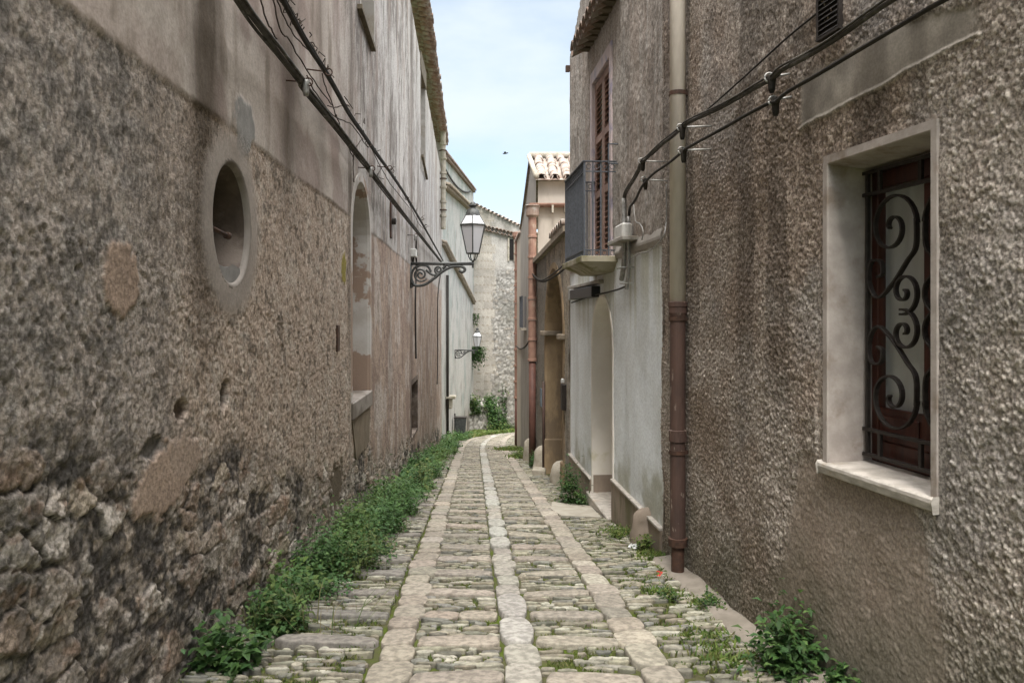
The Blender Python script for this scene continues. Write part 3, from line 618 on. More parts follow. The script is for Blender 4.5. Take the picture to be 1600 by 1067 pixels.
    for sx in (-1, 1):
        for sy in (-1, 1):
            tf = lambda L: [(md + sx * a, bm + sy * b) for a, b in L]
            R = W * .46; c = (-W * .52, Hq - R * 1.05)
            sp = spiral(c, .012, R, math.radians(200), -1.556)          # big scroll, ends on its right side near the axis
            e = sp[-1]
            S_ = cat([sp[-2], (-W * .085, c[1] - R * .6), (-W * .24, Hq * .40), (-W * .52, Hq * .22), (-W * .80, Hq * .12), (-W * .97, Hq * .25), (-W * .93, Hq * .42), (-W * .74, Hq * .42), (-W * .70, Hq * .32), (-W * .80, Hq * .29)])
            curve(tf(sp + S_[1:]))
            c2 = (-W * .30, Hq * .16); R2 = W * .285
            curve(tf(spiral(c2, .008, R2, math.radians(60), -1.45)), .024, .010)
    g.build('window_grille', MT['iron'], HR, bev=.0015)
    # louvred vent
    z0, z1 = rz(1284), rz(1321); fr = RF((z0 + z1) / 2, 0, .2); w = abs(z0 - z1) / 2 / fr.u.y; 
    m = MB().box(fr, -w, -w + .012, 1.28, 1.62, -.01, .03).box(fr, w - .012, w, 1.28, 1.62, -.01, .03).box(fr, -w, w, 1.268, 1.279, -.01, .032).box(fr, -w, w, 1.621, 1.633, -.01, .032)
    v = m.build('vent', MT['iron'], HR)
    m = MB().box(fr, -w + .012, w - .012, 1.28, 1.62, -.01, .012)
    for k in range(14):
        b = 1.287 + k * .0235; m.add([fr(-w + .013, b, .028), fr(w - .013, b, .028), fr(w - .013, b + .018, .013), fr(-w + .013, b + .018, .013)], [(0, 1, 2, 3)])
    m.build('louvre', MT['iron'], v)
    rp = [V((float(rx(y)) - .2, y, CH + 6.95)) for y in (-2, 6.5)] + [V((9, 6.5, CH + 8.5)), V((9, -2, CH + 8.5))]
    MB().add(rp, [(0, 1, 2, 3)]).build('roof', MT['tile'], HR)
right_window()

# drainpipe between the two right hand houses
z = 5.75; px = float(rx(z)) - .075
DP = thing('drainpipe', (px, z, gz(z)), 'thick drainpipe, beige above and rusty brown below, on the right wall next to the roughcast', 'drainpipe')
R = .060; hj = hh(472, z)
def pz(y): return CH + hh(y, z)
MB().lathe((px, z, 0), [(R * .98, pz(476)), (R * .98, 7)], 20).build('upper_pipe', MT['pipeG'], DP, smooth=True)
m = MB().lathe((px, z, 0), [(R * .96, pz(846)), (R * .96, pz(690)), (R * 1.12, pz(689)), (R * 1.12, pz(672)), (R * .97, pz(671)), (R * .97, pz(496)), (R * 1.05, pz(492)), (R * 1.12, pz(489)), (R * 1.12, pz(480)), (R * 1.2, pz(479)), (R * 1.2, pz(472)), (R, pz(471.5))], 20)
m.build('lower_pipe', MT['pipeR'], DP)
m = MB().lathe((px, z, 0), [(R * .8, gz(z) - .05), (R * .8, pz(846)), (R * 1.15, pz(852)), (R * 1.2, pz(840)), (R * .9, pz(839))], 20); m.build('shoe', MT['rust'], DP)
for y in (146, 705, 497): m = MB().lathe((px, z, pz(y + 4)), [(R * 1.1, 0), (R * 1.1, .03)], 16); m.wbox(px + R * .8, px + R * 2.2, z - .015, z + .015, pz(y + 4), pz(y + 4) + .03); m.build('bracket', MT['rust'], DP)

# =================================================================== BALCONY HOUSE
HW = thing('balcony_house', (1.1, 9, gz(9)), 'grey rendered house with a small iron balcony over a whitewashed ground floor', 'house')
BAL_H = .63; DZ0, DZ1 = rz(957.5), rz(924.5); AZ0, AZ1 = rz(957), rz(925)
PLN, PLF = -1.83, -2.10
def balcony_wall():
    s1 = steps(6.5, 11.6, lambda z: .012); h1 = np.concatenate([np.arange(-3.0, 3.9, .018), np.arange(3.9, 7.0, .06)])
    S, H = np.meshgrid(s1, h1); T = H + CH + SL * S; D = S
    n1 = fbm(S * 1.1, H * 1.1, 5, 400); n2 = fbm(S * 6, H * 6, 4, 401); st = fbm(S * 7, H * .5, 5, 402); n3 = fbm(S * 26, H * 26, 3, 403); st2 = fbm(S * 14, H * 1.2, 4, 404)
    c = np.ones(S.shape + (3,)) * np.array([.375, .34, .305]); c = mixc(c, (.235, .205, .18), sst(.42, .72, st * .6 + .4 * fbm(S * 9, H * 3, 4, 415))); c = mixc(c, (.31, .25, .21), sst(.5, .7, n1) * .5); c = mixc(c, (.42, .405, .38), sst(.55, .8, st2) * .5); c = mixc(c, (.19, .17, .155), sst(.55, .75, n3) * .4)
    d = (n3 - .5) * .012 + (fbm(S * 3, H * 3, 3, 405) - .5) * .03
    # roughcast strip carrying on from the near house
    m = sst(6.56, 6.50, S + .05 * (n2 - .5)) ; cr = np.ones_like(c) * np.array([.2, .165, .14]) * (.4 + 1.2 * n3[..., None]); c = mixc(c, (0, 0, 0), m) + cr * m[..., None]
    # whitewashed ground floor
    lo = sst(.0, -.03, H - .60); cw = np.ones_like(c) * np.array([.80, .84, .87]); cw = mixc(cw, (.69, .72, .735), sst(.45, .75, fbm(S * 3, H * .5, 5, 406))); cw = mixc(cw, (.66, .675, .67), sst(.5, .75, n1) * .6)
    al = sst(.55, -.35, H + .55 * (st - .5) + .0) * 0 + sst(-.35, .62, H + .9 * (fbm(S * 8, H * .25, 4, 407) - .5)) * sst(.40, .60, fbm(S * 5, H * .3, 4, 408)); cw = mixc(cw, (.34, .33, .19), al * .5)
    dirt = sst(.55, .05, T - .35 + .5 * (n2 - .5)) * sst(.35, .6, fbm(S * 2, H * 2, 4, 409)); cw = mixc(cw, (.30, .29, .19), dirt * .65)
    lo = lo * (S > 6.545)
    c = mixc(c, (0, 0, 0), lo) + cw * lo[..., None]; d = d * (1 - lo) + (fbm(S * 2, H * 2, 4, 410) - .5) * .022 * lo - .01 * lo
    top = np.minimum(3.87 + .46 * (11.6 - S), 6.0); Sc, Hc = cen(S), cen(H)
    keep = (Hc < cen(top)) & (cen(T) > -.35)
    keep &= ~((Sc > DZ0 + .02) & (Sc < DZ1 - .02) & (Hc > BAL_H - .08) & (Hc < 3.03))
    w2 = (AZ1 - AZ0) / 2; zm = (AZ0 + AZ1) / 2; sp = ASP
    keep &= ~((np.abs(Sc - zm) < w2 + .02) & ((Hc < sp) | (np.hypot(Sc - zm, (Hc - sp) / 1.0) < w2 + .02)))
    P = rx(s1); g = np.full(len(s1), -.0818); q = np.hypot(1, g)
    wall_sheet('wall', S, P, (-1 / q, g / q), H + CH, d, c, keep, MT['wallG'], HW, 1 - .6 * lo)
ASP = .19 - (AZ1 - AZ0) / 2 + .02
balcony_wall()
def balcony_details():
    # entrance: arched recess
    w = (AZ1 - AZ0) / 2 / math.cos(.0818); zm = (AZ0 + AZ1) / 2; f = RF(zm, 0); bot = gz(zm) - CH - .05
    def arch(g, d):
        ww = w + g; return [f(-ww, bot, d)] + [f(-ww, bot + (ASP - bot) * k / 4, d) for k in (1, 2, 3)] + [f(-ww * math.cos(math.pi * k / 18), ASP + ww * math.sin(math.pi * k / 18), d) for k in range(19)] + [f(ww, bot + (ASP - bot) * k / 4, d) for k in (3, 2, 1)] + [f(ww, bot, d)]
    en = MB().loft([arch(.03, -.02), arch(.03, .004), arch(-.005, .005), arch(-.015, -.01), arch(-.03, -.42)], False).build('doorway', M('cream_reveal', (.80, .76, .70), (.70, .66, .59), scale=3, bump=.2, bscale=50, c3=(.5, .46, .28), s3=1.5, m3=(.58, .75)), HW)
    MB().add(arch(0, -.40), [tuple(range(27))]).build('door', M('grey_door', (.55, .52, .47), (.45, .42, .38), scale=4, sx=(1, 1, .3), bump=.3, bscale=40), en)
    MB().box(f, w - .034, w - .030 + .002, bot, PLF + .05, -.40, -.012).build('jamb_base', MT['plinth'], en)
    MB().box(f, -w - .05, w + .05, bot - .1, gz(zm) - CH + .10, -.45, .07).build('threshold', MT['marble'], HW, bev=.01)
    # plinths with their top moulding
    for (z0, z1, tp) in ((6.56, AZ0 - .03, PLN), (AZ1 + .03, 11.58, PLF)):
        z = (z0 + z1) / 2; fr = RF(z, 0, .2); L = (z1 - z0) / 2 / fr.u.y; b0 = gz(z1) - CH - .3
        p = MB().box(fr, -L, L, b0, tp - .028, -.05, .022).build('plinth', MT['plinth'], HW, bev=.006); MB().box(fr, -L, L, tp - .027, tp, -.05, .034).build('moulding', MT['marble'], p, bev=.005)
    # string course
    z0, z1 = 6.55, 8.35; fr = RF((z0 + z1) / 2, 0); L = (z1 - z0) / 2
    MB().prism(FR(fr.P, fr.n, fr.u), [(-.03, .60), (.008, .60), (.024, .64), (.024, .665), (.0, .735), (-.03, .74)], -L, L).build('string_course', MT['greyr'], HW)
    fr = RF(10, 0); MB().box(fr, -.9, 1.55, .36, .405, -.03, .05).build('ledge', MT['cement'], HW, bev=.006)
    # French window with shutters
    zc = (DZ0 + DZ1) / 2; fr = RF(zc, BAL_H); w = (DZ1 - DZ0) / 2; hgt = 2.41
    fm = MB().box(fr, -w, -w + .11, 0, hgt, -.1, .022).box(fr, w - .11, w, 0, hgt, -.1, .022).box(fr, -w + .11, w - .11, hgt - .15, hgt, -.1, .022).build('french_window', MT['pinkpaint'], HW, bev=.006)
    MB().box(fr, -w + .1, w - .1, 0, hgt - .1, -.25, -.12).build('dark_inside', MT['void'], fm)
    for s, e in ((-w + .115, -.006), (.006, w - .115)):
        m = MB(); t = .065
        m.box(fr, s, s + t, .02, hgt - .16, -.06, -.02).box(fr, e - t, e, .02, hgt - .16, -.06, -.02)
        for b in (.02, .80, 1.48): m.box(fr, s + t, e - t, b, b + .09, -.059, -.021)
        m.box(fr, s + t, e - t, hgt - .25, hgt - .16, -.059, -.021)
        sh = m.build('shutter', MT['shutter'], fm, bev=.004)
        l = MB()
        for b0, b1 in ((.11, .80), (.89, 1.48), (1.57, hgt - .25)):
            k = int((b1 - b0) / .062)
            for q in range(k):
                b = b0 + (q + .15) * (b1 - b0) / k; l.add([fr(s + t, b + .008, -.022), fr(e - t, b + .008, -.022), fr(e - t, b + .036, -.058), fr(s + t, b + .036, -.058), fr(s + t, b, -.026), fr(e - t, b, -.026), fr(e - t, b + .028, -.062), fr(s + t, b + .028, -.062)], [(0, 1, 2, 3), (7, 6, 5, 4), (0, 4, 5, 1), (2, 6, 7, 3)])
        l.build('louvre', MT['shutterO'], sh)
    # tiled canopy over it
    fr = RF(9.1, 0); m = MB(); mw = MB(); 
    for i in range(9):
        a = -.92 + i * .215; m.loft(tile_arc(FR(fr(a, 3.52), fr.u, fr.n), 0, 0, -.03, .25, .105, True, .02, .12), True, True, True); m.loft(tile_arc(FR(fr(a + .107, 3.55), fr.u, fr.n), 0, 0, -.03, .22, .1, False, .02, .12), True, True, True)
        mw.box(fr, a - .03, a + .10, 3.40, 3.455, -.03, .16)
    cn = mw.box(fr, -1.0, .88, 3.456, 3.475, -.03, .17).build('canopy', MT['wood'], HW); m.build('canopy_tiles', MT['tile'], cn, smooth=True)
    # balcony
    z0, z1 = 8.36, 9.72; out = .37; fr = RF((z0 + z1) / 2, BAL_H); L = (z1 - z0) / 2 / fr.u.y
    def rc(a, d0, d1, b): return [fr(-a, b, d0), fr(a, b, d0), fr(a, b, d1), fr(-a, b, d1)]
    sl = MB().loft([rc(L - .16, -.02, out - .18, -.165), rc(L - .10, -.02, out - .11, -.12), rc(L - .08, -.02, out - .09, -.115), rc(L - .03, -.02, out - .02, -.075), rc(L + .02, -.02, out + .02, -.07), rc(L + .02, -.02, out + .02, -.004)], True, True, True).build('balcony', MT['slab'], HW, bev=.006)
    r = MB(); t = .015; top = 1.02; e = out - .02; A = L - .02
    def vb(a, d, b0=.0, b1=top, q=t): r.box(FR(fr(a, 0, d), fr.u, fr.n), -q / 2, q / 2, b0, b1, -q / 2, q / 2)
    for a, d0, d1 in ((-A, -.02, e), (A, -.02, e)):
        r.box(fr, a - .02, a + .02, top, top + .012, d0, d1 + .02); r.box(fr, a - .008, a + .008, .055, .067, d0, d1); r.box(fr, a - .008, a + .008, top - .11, top - .098, d0, d1)
    r.box(fr, -A + .021, A - .021, top + .0005, top + .0125, e - .02, e + .02); r.box(fr, -A + .01, A - .01, .055, .067, e - .008, e + .008); r.box(fr, -A + .01, A - .01, top - .11, top - .098, e - .008, e + .008)
    for k in range(15): vb(-A + 2 * A * k / 14, e, .0, top, t * (1.5 if k in (0, 14) else 1))
    for a in (-A, A):
        for k in range(1, 4): vb(a, e * k / 4 - .005)
    for k in range(14):       # little scrolls in the two bands
        a = -A + 2 * A * (k + .5) / 14
        for b in (.03, top - .05):
            r.tube([fr(a + .026 * math.cos(q * math.pi / 5), b + .026 * math.sin(q * math.pi / 5), e) for q in range(11)], .004, 5)
    for a in (-A, A):
        for k in range(4):
            d = e * (k + .5) / 4 - .003
            for b in (.03, top - .05): r.tube([fr(a, b + .026 * math.sin(q * math.pi / 5), d + .026 * math.cos(q * math.pi / 5)) for q in range(11)], .004, 5)
    r.build('railing', MT['railing'], sl)
    # bracket on the wall by the railing
    f = RF(8.3, 0); MB().tube([f(0, 1.62, 0), f(-.0, 1.62, .10)], .008, 6).tube([f(0, 1.62, .10), f(0, 1.83, .10)], .008, 6).tube([f(0, 1.83, .10), f(0, 1.83, 0)], .008, 6).build('iron_stay', MT['railing'], HW)
    # gable end and roof
    y = 11.6; x = float(rx(y)); e = MB().add([(x, y, gz(y) - .5), (9, y, gz(y) - .5), (9, y, CH + 3.87), (x, y, CH + 3.87)], [(0, 1, 2, 3)]); e.build('end_wall', MT['greyr'], HW)
    MB().add([(x, y, CH + 3.86), (9, y, CH + 3.86), (9.3, 6.97, CH + 6.0), (float(rx(6.97)), 6.97, CH + 5.99), (9.3, 6.5, CH + 6.0), (float(rx(6.5)), 6.5, CH + 5.99)], [(0, 1, 2, 3), (3, 2, 4, 5)]).build('roof', MT['tile'], HW)
    # shutter stay on the corner of the roof
    MB().box(RF(11.6, 0), -.02, .05, hh(112, 11.6), hh(103, 11.6), .0, .06).build('corner_clamp', MT['rust'], HW)
balcony_details()

# black box put in for the dark slot under the balcony
f = RF(10.25, 0); LB = thing('slot_box', f(0, .2, .05), 'long black box put in for the dark slot above the arched doorway under the balcony', 'light')
MB().box(f, -.95, .85, .20, .335, -.01, .10).build('housing', M('black_plastic', (.012, .012, .013), (.008, .008, .009), bump=0, rough=.4), LB, bev=.01)
MB().box(f, .70, .80, .195, .345, -.012, .115).build('end_clip', MT['galv'], LB, bev=.005)

# =================================================================== PORTAL HOUSE
HP = thing('portal_house', (.7, 14, gz(14)), 'low weathered house with a tall arched stone portal just past the balcony', 'house')
PZ0, PZ1 = rz(881), rz(853)
def portal():
    s1 = steps(11.605, 16.2, lambda z: .025); h1 = np.arange(-4, 1.35, .03); S, H = np.meshgrid(s1, h1)
    n1 = fbm(S * 1.4, H * 1.4, 5, 500); st = fbm(S * 5, H * .5, 5, 501); n3 = fbm(S * 18, H * 18, 3, 502)
    c = np.ones(S.shape + (3,)) * np.array([.38, .33, .265]); c = mixc(c, (.22, .19, .16), sst(.42, .68, st)); c = mixc(c, (.32, .305, .28), sst(.5, .7, n1) * .7); c = mixc(c, (.12, .115, .10), sst(.5, .75, n3) * .5)
    c = mixc(c, (.19, .185, .175), sst(14.3, 14.6, S) * .6)
    d = (n3 - .5) * .02 + (n1 - .5) * .03; top = 1.24 - .05 * (S - 11.9); Sc, Hc = cen(S), cen(H)
    w = (PZ1 - PZ0) / 2; zm = (PZ1 + PZ0) / 2; sp = -.37
    keep = (Hc < cen(top)) & ~((np.abs(Sc - zm) < w + .02) & ((Hc < sp) | (np.hypot(Sc - zm, Hc - sp) < w + .02)))
    P = rx(s1); g = np.full(len(s1), -.079); q = np.hypot(1, g); wall_sheet('wall', S, P, (-1 / q, g / q), H + CH, d, c, keep, MT['wallG'], HP)
    f = RF(zm, 0); w /= math.cos(.079); bot = gz(PZ1) - CH - .1
    def arch(gp, dd):
        ww = w + gp; return [f(-ww, bot, dd), f(-ww, (bot + sp) / 2, dd)] + [f(-ww * math.cos(math.pi * k / 18), sp + ww * math.sin(math.pi * k / 18), dd) for k in range(19)] + [f(ww, (bot + sp) / 2, dd), f(ww, bot, dd)]
    pt = MB().loft([arch(.10, -.02), arch(.10, .02), arch(.0, .022), arch(-.03, -.01), arch(-.05, -.40)], False).build('portal', MT['ochre'], HP)
    MB().add(arch(0, -.38), [tuple(range(23))]).build('door', M('old_brown_door', (.10, .065, .04), (.06, .04, .025), scale=4, sx=(1, 1, .2), bump=.3, bscale=40), pt)
    for s in (-1, 1):
        MB().box(f, s * w - .15, s * w + .15, sp - .045, sp + .045, -.40, .10).build('impost', MT['tileD'], pt, bev=.015)
        MB().box(f, s * w - .08, s * w + .12, bot, bot + .75, -.40, .045).build('base_stone', MT['ochre'], pt, bev=.015)
    # lean-to roof edge
    r = MB()
    for zz, nn in ((11.62, 16.2),):
        a, b = zz, nn; pa = V((float(rx(a)), a, CH + 1.24)); pb = V((float(rx(b)), b, CH + 1.03)); o = V((-.10, 0, 0)); up = V((0, 0, .09)); bk = V((4, 0, 1.1))
        r.add([pa + o, pb + o, pb + bk, pa + bk, pa + o + up, pb + o + up, pb + bk + up, pa + bk + up], [(0, 3, 2, 1), (4, 5, 6, 7), (0, 1, 5, 4), (2, 3, 7, 6), (0, 4, 7, 3), (1, 2, 6, 5)])
    ro = r.build('roof', MT['tileD'], HP)
    tl = MB()
    for i in range(7):
        zz = 11.75 + i * .22; fr = RF(zz, 1.34 - .05 * (zz - 11.9)); tl.loft(tile_arc(fr, 0, 0, -1.0, .12, .1, True, .02, -.0), True, True, True)
    tl.build('eave_tiles', MT['tileP'], ro, smooth=True)
    y = 16.19; x = float(rx(y))
    # thin rusty post and boxes on the wall
    ff = RF(rz(853.5), 0, .2); zz = rz(853.5); MB().tube([ff(0, hh(596, zz), .05), ff(0, gz(zz) - CH, .05)], .028, 8).build('iron_post', MT['pipeR'], HP, smooth=True)
    ff = RF(rz(846), 0, .2); zz = rz(846); MB().box(ff, -.12, .12, hh(635, zz), hh(607, zz), 0, .02).build('plaque', M('blue_grey_plaque', (.2, .25, .29), (.16, .2, .23), bump=.1), HP, bev=.004)
    ff = RF(rz(884), 0, .2); zz = rz(884); mb = MB().box(ff, -.09, .09, hh(640, zz), hh(600, zz), 0, .07).build('meter_box', MT['iron'], HP, bev=.008); MB().lathe(ff(0, hh(598, zz), .05), [(.03, 0), (.03, .05), (.012, .07)], 8).build('insulator', MT['ceramic'], mb)
portal()

# =================================================================== TILE ROOF HOUSE
HT = thing('cream_house', (.9, 18, gz(18)), 'cream house beyond the low portal house, with a pink barrel tile roof and clay gutter', 'house')
def cream_house():
    y = 16.21; x0 = .51; ev = 2.8
    MB().add([(x0, y, gz(y) - .5), (5, y, gz(y) - .5), (5, y, CH + ev), (x0 + .04, y, CH + ev)], [(0, 1, 2, 3)]).build('front_wall', MT['cream'], HT)
    # street side with its gable
    P = [(16.21, gz(16.2) - .5), (20, gz(20) - .5), (22.8, gz(22.8) - .5), (22.8, CH + 2.47), (20.6, CH + 3.1), (18.5, CH + 3.72), (16.21, CH + ev)]
    MB().add([(float(rx(a)) - .002 + (0.0 if a < 20 else 0), a, b) for a, b in P], [(0, 1, 4, 5, 6), (1, 2, 3, 4)]).build('side_wall', MT['greyr'], HT)
    # roof sloping to the camera, rows of barrel tiles
    sl = (3.74 - ev) / (18.5 - 16.05); m = MB(); mu = MB()
    nr = 8; L = (18.55 - 16.0) / nr
    for i in range(14):
        for r in range(nr):
            yy = 16.1 + r * L; X = x0 + .12 + i * .27 + random.uniform(-.018, .018); zz = CH + ev + .02 + (yy - 16.15) * sl + random.uniform(-.008, .012)
            fr = FR((X, yy, zz), (1, 0, 0), V((0, -1, -sl)).normalized())
            m.loft(tile_arc(fr, 0, .03, -L * 1.12, .0, .105, True, .022, .0), True, True, True)
        X = x0 + .12 + i * .27 + .135; fr = FR((X, 16.1, CH + ev + .06), (1, 0, 0), V((0, -1, -sl)).normalized()); mu.loft(tile_arc(fr, 0, .03, -2.7, .05, .10, False, .02, 0), True, True, True)
    roof = MB().add([(x0 - .03, 16.02, CH + ev - .01), (5, 16.02, CH + ev - .01), (5, 18.5, CH + 3.71), (.40, 18.5, CH + 3.71), (5, 22.8, CH + 2.5), (.22, 22.8, CH + 2.5)], [(0, 1, 2, 3), (3, 2, 4, 5)]).build('roof', MT['tile'], HT)
    m.build('barrel_tiles', MT['tileP'], roof, smooth=True); mu.build('channel_tiles', MT['tileP'], roof, smooth=True)
    MB().tube([(.42, 18.52, CH + 3.8), (5, 18.52, CH + 3.8)], .09, 10).build('ridge', MT['stone'], roof, smooth=True)
    MB().tube([(x0 - .0, 16.05, CH + ev + .06), (.41, 18.5, CH + 3.79)], .06, 8).build('verge', MT['stone'], roof, smooth=True)
    # gutter and its downpipe
    gh = CH + hh(318, 16.1); fr = FR((0, 16.11, gh), (0, -1, 0), (1, 0, 0))
    g = MB().loft(tile_arc(fr, 0, 0, .36, 4.9, .095, False, .018, 0), True, True, True).build('gutter', MT['terra'], HT, smooth=True)
    for X in (.85, 1.12, 1.4): MB().wbox(X - .02, X + .02, 16.03, 16.2, gh - .20, gh - .04).build('hook', MT['stone'], g)
    px, py = AT(832, 400, 16.0).x, 16.05
    MB().lathe((px, py, gh - .32), [(.07, 0), (.14, .06), (.14, .22), (.17, .26), (.15, .27)], 14).build('hopper', MT['tileP'], g)
    m = MB(); top = gh - .30; k = 0; zc = top
    while zc > CH + hh(560, 16): m.lathe((px, py, zc - .42), [(.085, .42), (.085, .05), (.10, .045), (.10, 0)], 14); zc -= .43
    dpn = m.build('clay_downpipe', MT['terra'], HT)
    MB().lathe((px, py, gz(py)), [(.075, 0), (.075, zc - gz(py))], 14).build('lower_length', MT['terrad'], dpn, smooth=True)
    # small iron balcony on the street side
    z0 = 21.0; fr = RF(z0, 0); m = MB(); b0, b1 = hh(512, z0), hh(464, z0)
    m.box(fr, -.5, .5, b0 - .06, b0, 0, .14); sb = m.build('side_balcony', MT['stone'], HT); m = MB()
    for k in range(12): m.box(fr, -.5 + k * .09, -.485 + k * .09, b0, b1, .11, .125)
    for k in range(3): m.box(fr, -.5, -.485, b0, b1, .02 + k * .04, .035 + k * .04)
    m.box(fr, -.5, .5, b1, b1 + .02, .10, .135); m.build('railing', MT['railing'], sb)
cream_house()
HF = thing('last_house', (.2, 24, gz(24)), 'last narrow house on the right, seen edge-on behind the far clay drainpipe', 'house')
MB().add([(float(rx(22.81)), 22.81, gz(22.8) - .5), (float(rx(25)), 25, gz(25) - .5), (float(rx(25)), 25, CH + 2.3), (float(rx(22.81)), 22.81, CH + 2.4), (5, 25, gz(25) - .5), (5, 25, CH + 2.3), (5, 22.81, CH + 2.4)], [(0, 1, 2, 3), (1, 4, 5, 2), (3, 2, 5, 6)]).build('wall', MT['cream'], HF)
m = MB(); 
for i in range(12):
    fr = RF(22.9 + i * .19, 2.42 - .05 * i * .19, .1); m.loft(tile_arc(fr, 0, 0, -.3, .06, .09, True, .02, .05), True, True, True)
m.build('roof_tiles', MT['tileP'], HF, smooth=True)
z = 24.6; px = AT(808.5, 0, z).x; FP = thing('drainpipe', (px, z, gz(z)), 'farthest clay drainpipe on the right, orange above and dark red below', 'drainpipe')
m = MB(); zc = CH + hh(374, z)
m.lathe((px, z, zc), [(.12, 0), (.16, .1), (.17, .22), (.12, .23)], 12)
while zc > CH + hh(598, z): m.lathe((px, z, zc - .5), [(.095, .5), (.095, .06), (.12, .055), (.12, 0)], 14); zc -= .51
m.build('clay_length', MT['terra'], FP); MB().lathe((px, z, gz(z)), [(.09, 0), (.09, zc - gz(z))], 14).build('lower_length', MT['terrad'], FP, smooth=True)
# closing wall round the corner to the right
MB().add([(4.5, 26, gz(30)-1), (4.5, 43, gz(43)-.5), (4.5, 43, CH + 1.5), (4.5, 26, CH + 1.5)], [(0, 1, 2, 3)]).build('side_wall', MT['cream'], HE)

# =================================================================== guard stones
def guard(X, y, r, h, label, mat='stone'):
    o = thing('guard_stone', (X, y, gz(y) - .03), label, 'guard stone', 'guard stones along the right wall')
    prof = [(r * (1.12 - .22 * t ** 2) * (1 if t < .72 else max(1 - ((t - .72) / .28) ** 2.2, 0) ** .5), h * t - .05) for t in np.linspace(0, 1, 16)]
    sd = int(X * 100); m = MB().lathe((X, y, gz(y) - .03), prof, 20); q = []
    for x, yy, zz in m.v:
        an = math.atan2(yy - y, x - X); k = .75 + .5 * float(fbm(np.array(an * 1.2 + sd), np.array(zz * 5), 4, 801)); q.append((X + (x - X) * k + .12 * r * (zz - gz(y)) / h, y + (yy - y) * k, zz))
    m.v = q; m.build('block', MT[mat], o, smooth=True); return o
guard(float(rx(12.3)) - .02, 12.55, .17, .46, 'squat pale guard stone at the near foot of the arched portal')
guard(float(rx(14.9)) - .03, 14.75, .17, .60, 'tall rounded guard stone at the far foot of the arched portal')
guard(float(rx(17.6)) - .06, 17.7, .15, .62, 'grey guard stone by the red drainpipe beyond the portal house')
o = guard(1.225, 7.05, .12, .42, 'small mossy rounded guard stone leaning on the brown plinth by the whitewashed wall', 'plinth')
# pale step slab before the portal
MB().prism(FR((0, 0, 0), (1, 0, 0), (0, 0, 1)), [], 0, 0) if False else None
def slab(name, pts, z0, t, mat, label, cat):
    p = [V((x, y, gz(y) + z0)) for x, y in pts]; n = len(p); m = MB().add(p + [q + V((0, 0, t)) for q in p], [tuple(range(n - 1, -1, -1)), tuple(range(n, 2 * n))] + [(i, (i + 1) % n, n + (i + 1) % n, n + i) for i in range(n)])
    o = m.build(name, mat, None, tuple(p[0]), bev=.02); return props(o, label, cat)
slab('doorstep', [(.36, 14.0), (.60, 13.85), (.66, 14.9), (.42, 15.0)], -.03, .14, MT['stone'], 'pale worn doorstep slab on the paving in front of the arched portal', 'step')

